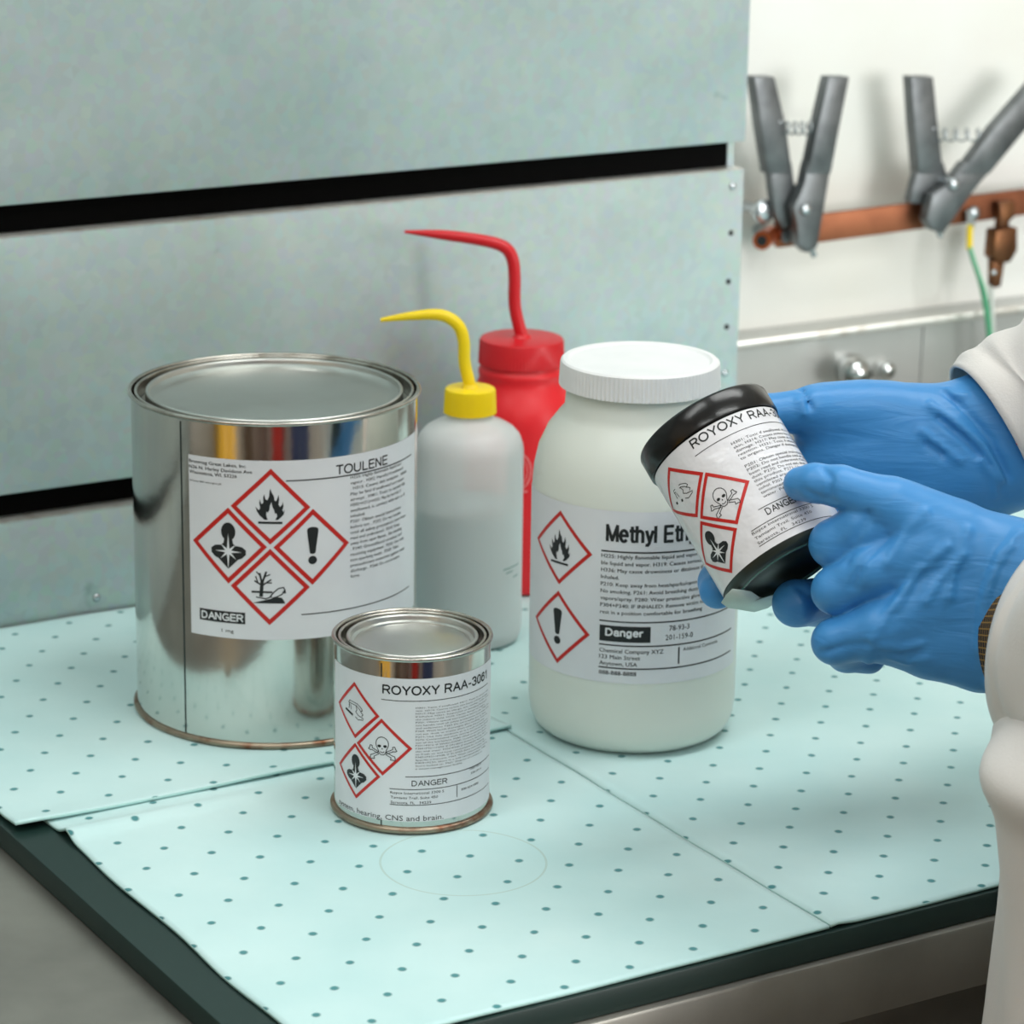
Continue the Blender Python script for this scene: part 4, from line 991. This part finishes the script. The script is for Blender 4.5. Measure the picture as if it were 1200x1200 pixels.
# ================================================================== PERSON: gloves, sleeves, coat
def seg_d(P, a, b, ra, rb):
    a, b = np.array(a), np.array(b); ab = b - a
    t = np.clip(((P - a) @ ab) / max(ab @ ab, 1e-12), 0, 1)
    return np.linalg.norm(P - (a + t[..., None] * ab), axis=-1) - (ra + (rb - ra) * t)
def smin(a, b, k):
    h = np.clip(.5 + .5 * (b - a) / k, 0, 1); return b * (1 - h) + a * h - k * h * (1 - h)
def chain_d(P, ch):
    d = None
    for q0, q1 in zip(ch[:-1], ch[1:]):
        e = seg_d(P, q0[:3], q1[:3], q0[3], q1[3]); d = e if d is None else smin(d, e, .0025)
    return d
def nodes(lst): return [tuple(px(x, y, dp)) + (r,) for x, y, dp, r in lst]
def hand_sdf(fingers, palm, folds=(), kp=.012, kf=.0018, kj=.010):
    F_ = [nodes(f) for f in fingers]; Pm = [nodes(f) for f in palm]
    def base(P):
        d = None
        for f in F_:
            e = chain_d(P, f); d = e if d is None else smin(d, e, kf)
        p = None
        for f in Pm:
            e = chain_d(P, f); p = e if p is None else smin(p, e, kp)
        return smin(d, p, kj)
    FL = []
    for pts, r, sgn in folds:                       # glove folds: follow the surface seen along these pixels
        pl = []
        for x, y in pts:
            o = np.array(CAM); d = np.array(ray(x, y)); n = np.linalg.norm(d); d = d / n; t = 1.35
            for _ in range(60): 
                e = base((o + d * t)[None, :])[0]; t += e * .9
                if abs(e) < 1e-5 or t > 1.8: break
            if t < 1.75: pl.append(o + d * t)
        if len(pl) > 1: FL.append(([tuple(q) + (r,) for q in pl], sgn))
    def full(P):
        d = base(P)
        for ch, sgn in FL:
            e = None
            for q0, q1 in zip(ch[:-1], ch[1:]):
                g = seg_d(P, q0[:3], q1[:3], q0[3], q1[3]); e = g if e is None else np.minimum(e, g)
            if sgn > 0: d = smin(d, e + .0001, .0035)
            else: d = -smin(-d, e, .003)
        return d
    allp = np.array([q for f in F_ + Pm for q in f])
    lo = (allp[:, :3] - allp[:, 3:]).min(0) - .004; hi = (allp[:, :3] + allp[:, 3:]).max(0) + .004
    return full, lo, hi
def surface_nets(fn, lo, hi, h):
    n = np.ceil((hi - lo) / h).astype(int) + 1
    ax = [lo[i] + h * np.arange(n[i]) for i in range(3)]
    V = np.empty(n)
    YZ = np.stack(np.meshgrid(ax[1], ax[2], indexing='ij'), -1)
    for i in range(n[0]):
        P = np.concatenate([np.full(YZ.shape[:2] + (1,), ax[0][i]), YZ], -1)
        V[i] = fn(P.reshape(-1, 3)).reshape(n[1], n[2])
    c = n - 1; S = V < 0
    acc = np.zeros(tuple(c) + (3,)); cnt = np.zeros(tuple(c))
    I = np.stack(np.meshgrid(*[np.arange(k) for k in c], indexing='ij'), -1).astype(float)
    sl = lambda o: tuple(slice(o[k], o[k] + c[k]) for k in range(3))
    for ax_ in range(3):
        for a in (0, 1):
            for b in (0, 1):
                o0 = [0, 0, 0]; oth = [k for k in range(3) if k != ax_]; o0[oth[0]] = a; o0[oth[1]] = b
                o1 = list(o0); o1[ax_] = 1
                v0, v1 = V[sl(o0)], V[sl(o1)]; cr = (v0 < 0) != (v1 < 0)
                t = np.where(cr, v0 / np.where(cr, v0 - v1, 1), 0)
                p = I + np.array(o0); p = p.copy(); p[..., ax_] += t
                acc += np.where(cr[..., None], p, 0); cnt += cr
    act = cnt > 0; idx = -np.ones(tuple(c), int); idx[act] = np.arange(act.sum())
    verts = acc[act] / cnt[act][:, None] * h + lo
    faces = []
    for ax_ in range(3):
        o = [k for k in range(3) if k != ax_]
        a = np.moveaxis(S, ax_, 0); cr = a[:-1] != a[1:]
        ii = np.argwhere(cr[:, 1:-1, 1:-1])
        if not len(ii): continue
        ii[:, 1:] += 1
        full = np.moveaxis(idx, ax_, 0)
        q = np.stack([full[ii[:, 0], ii[:, 1] - 1, ii[:, 2] - 1], full[ii[:, 0], ii[:, 1], ii[:, 2] - 1], full[ii[:, 0], ii[:, 1], ii[:, 2]], full[ii[:, 0], ii[:, 1] - 1, ii[:, 2]]], -1)
        inside = a[:-1][ii[:, 0], ii[:, 1], ii[:, 2]]
        flip = inside if ax_ != 1 else ~inside
        q = np.where(flip[:, None], q, q[:, ::-1]); faces.append(q[(q >= 0).all(1)])
    return verts, np.concatenate(faces)
def sdf_obj(name, spec, m, parent, h=.0013):
    fn, lo, hi = spec; v, f = surface_nets(fn, lo, hi, h)
    me = bpy.data.meshes.new(name); me.from_pydata(v.tolist(), [], f.tolist()); me.update()
    bm = bmesh.new(); bm.from_mesh(me); bmesh.ops.recalc_face_normals(bm, faces=bm.faces)
    bmesh.ops.smooth_vert(bm, verts=bm.verts, factor=.5, use_axis_x=True, use_axis_y=True, use_axis_z=True); bm.to_mesh(me); bm.free()
    me.polygons.foreach_set('use_smooth', [True] * len(me.polygons))
    return kid(link(name, me, m), parent)

PC = Vector((.392, 1.361, 0)); 
person = empty('person', (PC.x, PC.y, FLOOR)); tag(person, 'person in white lab coat and blue gloves tilting the dark jar', 'person'); bpy.context.view_layer.update()

# near hand (thumb on the label, fingers folded behind)
near_f = [
    [(938, 567, 1.4625, .0085), (955, 566, 1.4570, .0095), (985, 570, 1.452, .0102), (1040, 590, 1.450, .0130), (1110, 628, 1.456, .0165)],
    [(1060, 603, 1.455, .0135), (1010, 618, 1.455, .0125), (977, 637, 1.461, .0118), (985, 655, 1.490, .0095), (1000, 650, 1.512, .0085)],
    [(1080, 640, 1.452, .0140), (1020, 668, 1.450, .0128), (979, 692, 1.457, .0115), (992, 706, 1.487, .0095), (1010, 700, 1.508, .0085)],
    [(1090, 700, 1.453, .0140), (1030, 735, 1.450, .0120), (978, 752, 1.457, .0110), (992, 765, 1.475, .0095), (1018, 770, 1.485, .0085)],
]
near_p = [
    [(1060, 603, 1.457, .0140), (1120, 632, 1.460, .0175), (1205, 660, 1.452, .0210)],
    [(1080, 650, 1.455, .0160), (1150, 685, 1.457, .0200), (1215, 705, 1.448, .0240)],
    [(1075, 705, 1.456, .0160), (1150, 732, 1.458, .0190), (1215, 745, 1.448, .0230)],
    [(1030, 745, 1.456, .0125), (1090, 757, 1.458, .0160), (1150, 770, 1.458, .0170), (1205, 772, 1.450, .0180)],
]
near_folds = [
    ([(1018, 602), (1003, 632), (992, 660)], .0009, -1), ([(1040, 630), (1012, 658), (1000, 688)], .0009, -1),
    ([(1085, 600), (1060, 625), (1040, 660)], .0012, 1), ([(1110, 640), (1075, 670), (1050, 710)], .0012, 1), ([(1130, 650), (1100, 680), (1085, 705)], .0010, 1),
    ([(1062, 690), (1040, 720), (1022, 750), (1018, 775)], .0015, 1), ([(1018, 755), (990, 757), (962, 765)], .0008, -1), ([(1080, 755), (1055, 760), (1035, 757)], .0009, 1), ([(1085, 772), (1062, 776), (1044, 770)], .0009, 1),
    ([(1195, 625), (1172, 650), (1158, 690), (1155, 740), (1160, 800)], .0016, 1), ([(1185, 640), (1165, 670), (1150, 710), (1148, 760)], .0010, 1), ([(1150, 760), (1160, 780), (1172, 800)], .0011, 1), ([(1135, 620), (1120, 660), (1112, 700)], .0008, 1),
    ([(965, 548), (975, 562), (972, 582)], .0007, -1), ([(943, 575), (960, 583), (978, 588)], .0007, -1),
]
sdf_obj('glove', hand_sdf(near_f, near_p, near_folds), M_glove, person)['label'] = 'blue nitrile glove with thumb on the jar label'

# far hand (behind the jar, fingertips showing at its base)
far_f = [
    [(1010, 480, 1.572, .0130), (950, 480, 1.560, .0115), (895, 486, 1.556, .0105), (862, 500, 1.560, .0090)],
    [(975, 540, 1.575, .0120), (905, 585, 1.566, .0105), (862, 640, 1.556, .0100), (841, 682, 1.530, .0098), (841, 692, 1.520, .0095)],
    [(1000, 560, 1.578, .0120), (945, 620, 1.572, .0100), (905, 660, 1.566, .0095), (880, 690, 1.556, .0088)],
    [(1030, 570, 1.578, .0120), (1010, 640, 1.562, .0110), (990, 695, 1.540, .0110), (955, 706, 1.512, .0118), (933, 707, 1.496, .0122)],
]
far_p = [
    [(965, 482, 1.570, .0135), (1040, 486, 1.575, .0175), (1110, 497, 1.580, .0215), (1190, 480, 1.585, .0260)],
    [(965, 520, 1.572, .0150), (1050, 530, 1.578, .0210), (1130, 545, 1.582, .0240), (1200, 520, 1.585, .0260)],
    [(1000, 555, 1.575, .0140), (1080, 570, 1.580, .0180), (1150, 580, 1.584, .0150), (1200, 550, 1.585, .0200)],
]
far_folds = [
    ([(928, 455), (938, 470), (943, 485)], .0009, 1), ([(938, 455), (950, 478)], .0008, -1),
    ([(1090, 475), (1120, 495), (1150, 520), (1175, 560)], .0018, 1), ([(1108, 460), (1135, 485), (1160, 515), (1182, 560)], .0014, -1), ([(1100, 490), (1130, 515), (1158, 545), (1170, 575)], .0012, -1),
    ([(1080, 505), (1105, 525), (1125, 540)], .0010, 1), ([(1085, 520), (1105, 533)], .0009, -1), ([(1110, 455), (1118, 462), (1132, 464)], .0009, 1), ([(1150, 540), (1165, 560), (1168, 580)], .0010, 1),
    ([(938, 690), (950, 700), (956, 712)], .0007, -1), ([(925, 688), (940, 708), (942, 722)], .0006, 1),
]
sdf_obj('glove', hand_sdf(far_f, far_p, far_folds), M_glove, person)['label'] = 'blue nitrile glove behind the jar, fingertips under its base'

def sleeve(name, ctrs, rads, m, parent, tilt=None, seg=72, per=14, wr=.0022, seed=0):
    """open cloth tube through centres; tilt: normal of the opening"""
    rnd = random.Random(seed); ph = [rnd.random() * 6.28 for _ in range(6)]
    cv = bez([tuple(c) + (r,) for c, r in zip(ctrs, rads)], per); v, f, uvs = [], [], []
    P = [Vector(q[:3]) for q in cv]; n = len(P)
    for i in range(n):
        t = (P[min(i + 1, n - 1)] - P[max(i - 1, 0)]).normalized()
        if tilt is not None:
            k = max(0, 1 - i / (per * .8)); t = (t * (1 - k) + Vector(tilt).normalized() * k).normalized()
        a1 = (Vector((0, 0, 1)) - t * t.z).normalized(); a2 = t.cross(a1)
        amp = wr * min(1, .25 + i / per)
        for k in range(seg):
            a = 2 * math.pi * k / seg; u = i / per
            w = amp * (math.sin(3 * a + 4.2 * u + ph[0]) * .6 + math.sin(5 * a - 6.1 * u + ph[1]) * .45 + math.sin(2 * a + 9.5 * u + ph[2]) * .5 + math.sin(a * 4 + 14 * u + ph[3]) * .3)
            v.append(P[i] + (a1 * math.cos(a) + a2 * math.sin(a)) * (float(cv[i][3]) + w))
    for i in range(n - 1):
        for k in range(seg):
            k2 = (k + 1) % seg; f.append((i * seg + k, i * seg + k2, (i + 1) * seg + k2, (i + 1) * seg + k))
    me = pymesh(name, v, f, True); uvl = me.uv_layers.new(name='UVMap')
    for p in me.polygons:
        for li in p.loop_indices:
            vi = me.loops[li].vertex_index; uvl.data[li].uv = ((vi % seg) / seg * .3, (vi // seg) / per * .08)
    o = kid(link(name, me, m), parent); md = o.modifiers.new('cloth', 'SOLIDIFY'); md.thickness = .0016; md.offset = -1
    return o
# near sleeve: from the wrist towards the elbow at the person's side
e1 = px(1243, 752, 1.440); e2 = px(1330, 774, 1.375); e3 = px(1560, 820, 1.22); e4 = px(1700, 560, 1.16); sh1 = Vector((.36, 1.20, .40))
sleeve('coat_sleeve', [e1, e2, e3, e4, sh1], [.0560, .0580, .0640, .068, .080], M_coat, person, tilt=(e2 - e1) + Vector((.05, -.02, -.01)), seed=3)
sleeve('shirt_cuff', [px(1199, 748, 1.458), px(1245, 750, 1.440), px(1300, 762, 1.41)], [.0345, .040, .045], M_check, person, wr=.0006, seed=5)
# far sleeve
f1 = px(1160, 505, 1.588); f2 = px(1235, 462, 1.590); f3 = px(1480, 350, 1.56); f4 = Vector((.66, 1.36, .30)); sh2 = Vector((.58, 1.30, .42))
fs = sleeve('coat_sleeve', [f1, f2, f3, f4, sh2], [.0400, .0445, .056, .068, .080], M_coat, person, seed=8)
# body of the coat
def coat_body():
    rows = [(-.62, .150, .150, .05), (-.30, .165, .150, .04), (-.12, .220, .150, .026), (-.02, .219, .148, .026), (.04, .216, .145, .024), (.095, .213, .142, .014), (.130, .216, .138, .010), (.165, .175, .130, .05), (.25, .160, .125, .075), (.38, .170, .125, .080), (.44, .15, .10, .08), (.48, .08, .07, .08)]
    v, f = [], []; seg = 120; cv = bez(rows, 8)
    for i, q in enumerate(cv):
        z, a_, b_, so = q
        for k in range(seg):
            a = 2 * math.pi * k / seg; fl = max(0, .0 - z) * .030 * math.sin(7 * a + 1) + .003 * math.sin(11 * a + z * 14)
            P = PC + ES * ((a_ + fl) * math.cos(a) + so) + EN * ((b_ + fl) * math.sin(a) - .035); v.append((P.x, P.y, z))
    n = len(cv)
    for i in range(n - 1):
        for k in range(seg):
            k2 = (k + 1) % seg; f.append((i * seg + k, i * seg + k2, (i + 1) * seg + k2, (i + 1) * seg + k))
    o = kid(link('lab_coat', pymesh('lab_coat', v, f, True), M_coat), person); md = o.modifiers.new('cloth', 'SOLIDIFY'); md.thickness = .002; md.offset = -1
    return o
coat_body()
for sgn in (-1, 1):
    hip = PC + ES * (.10 * sgn) - EN * .03
    kid(tube('trouser_leg', [(hip.x, hip.y, -.30), (hip.x, hip.y, -.60), (hip.x, hip.y, FLOOR + .06)], [.095, .08, .065], M_navy, None, 24), person)
    ft = hip + EN * .05
    kid(box('shoe', (ft.x, ft.y, FLOOR + .035), ES * .045, EN * .13, (0, 0, .034), M_hole, None, .02), person)
# red flecks on the far cuff
def fleck(x, y, r):
    from mathutils.bvhtree import BVHTree
    dg = bpy.context.evaluated_depsgraph_get(); bv = BVHTree.FromObject(fs, dg)
    inv_ = fs.matrix_world.inverted(); h = bv.ray_cast(inv_ @ CAM, (inv_.to_3x3() @ ray(x, y)).normalized())
    if h[0] is None: return
    p, nn = h[0], h[1]
    if nn.dot(inv_ @ CAM - p) < 0: nn = -nn
    a = nn.orthogonal().normalized(); b = nn.cross(a)
    pts = [p + nn * .0004 + (a * math.cos(t) + b * math.sin(t)) * r * (1 + .5 * math.sin(3 * t + x)) for t in [2 * math.pi * i / 12 for i in range(12)]]
    o = link('red_fleck', pymesh('red_fleck', pts, [tuple(range(12))]), M_stain); kid(o, fs)
bpy.context.view_layer.update()
for x, y, r in ((1150, 481, .0018), (1154, 478, .0014), (1146, 483, .0012), (1186, 518, .0008), (1192, 520, .0007), (1178, 533, .0011), (1197, 565, .0010), (1156, 492, .0008)):
    fleck(x, y, r)

# ------------------------------------------------------------------ tidy
bpy.data.objects.remove(_fo)
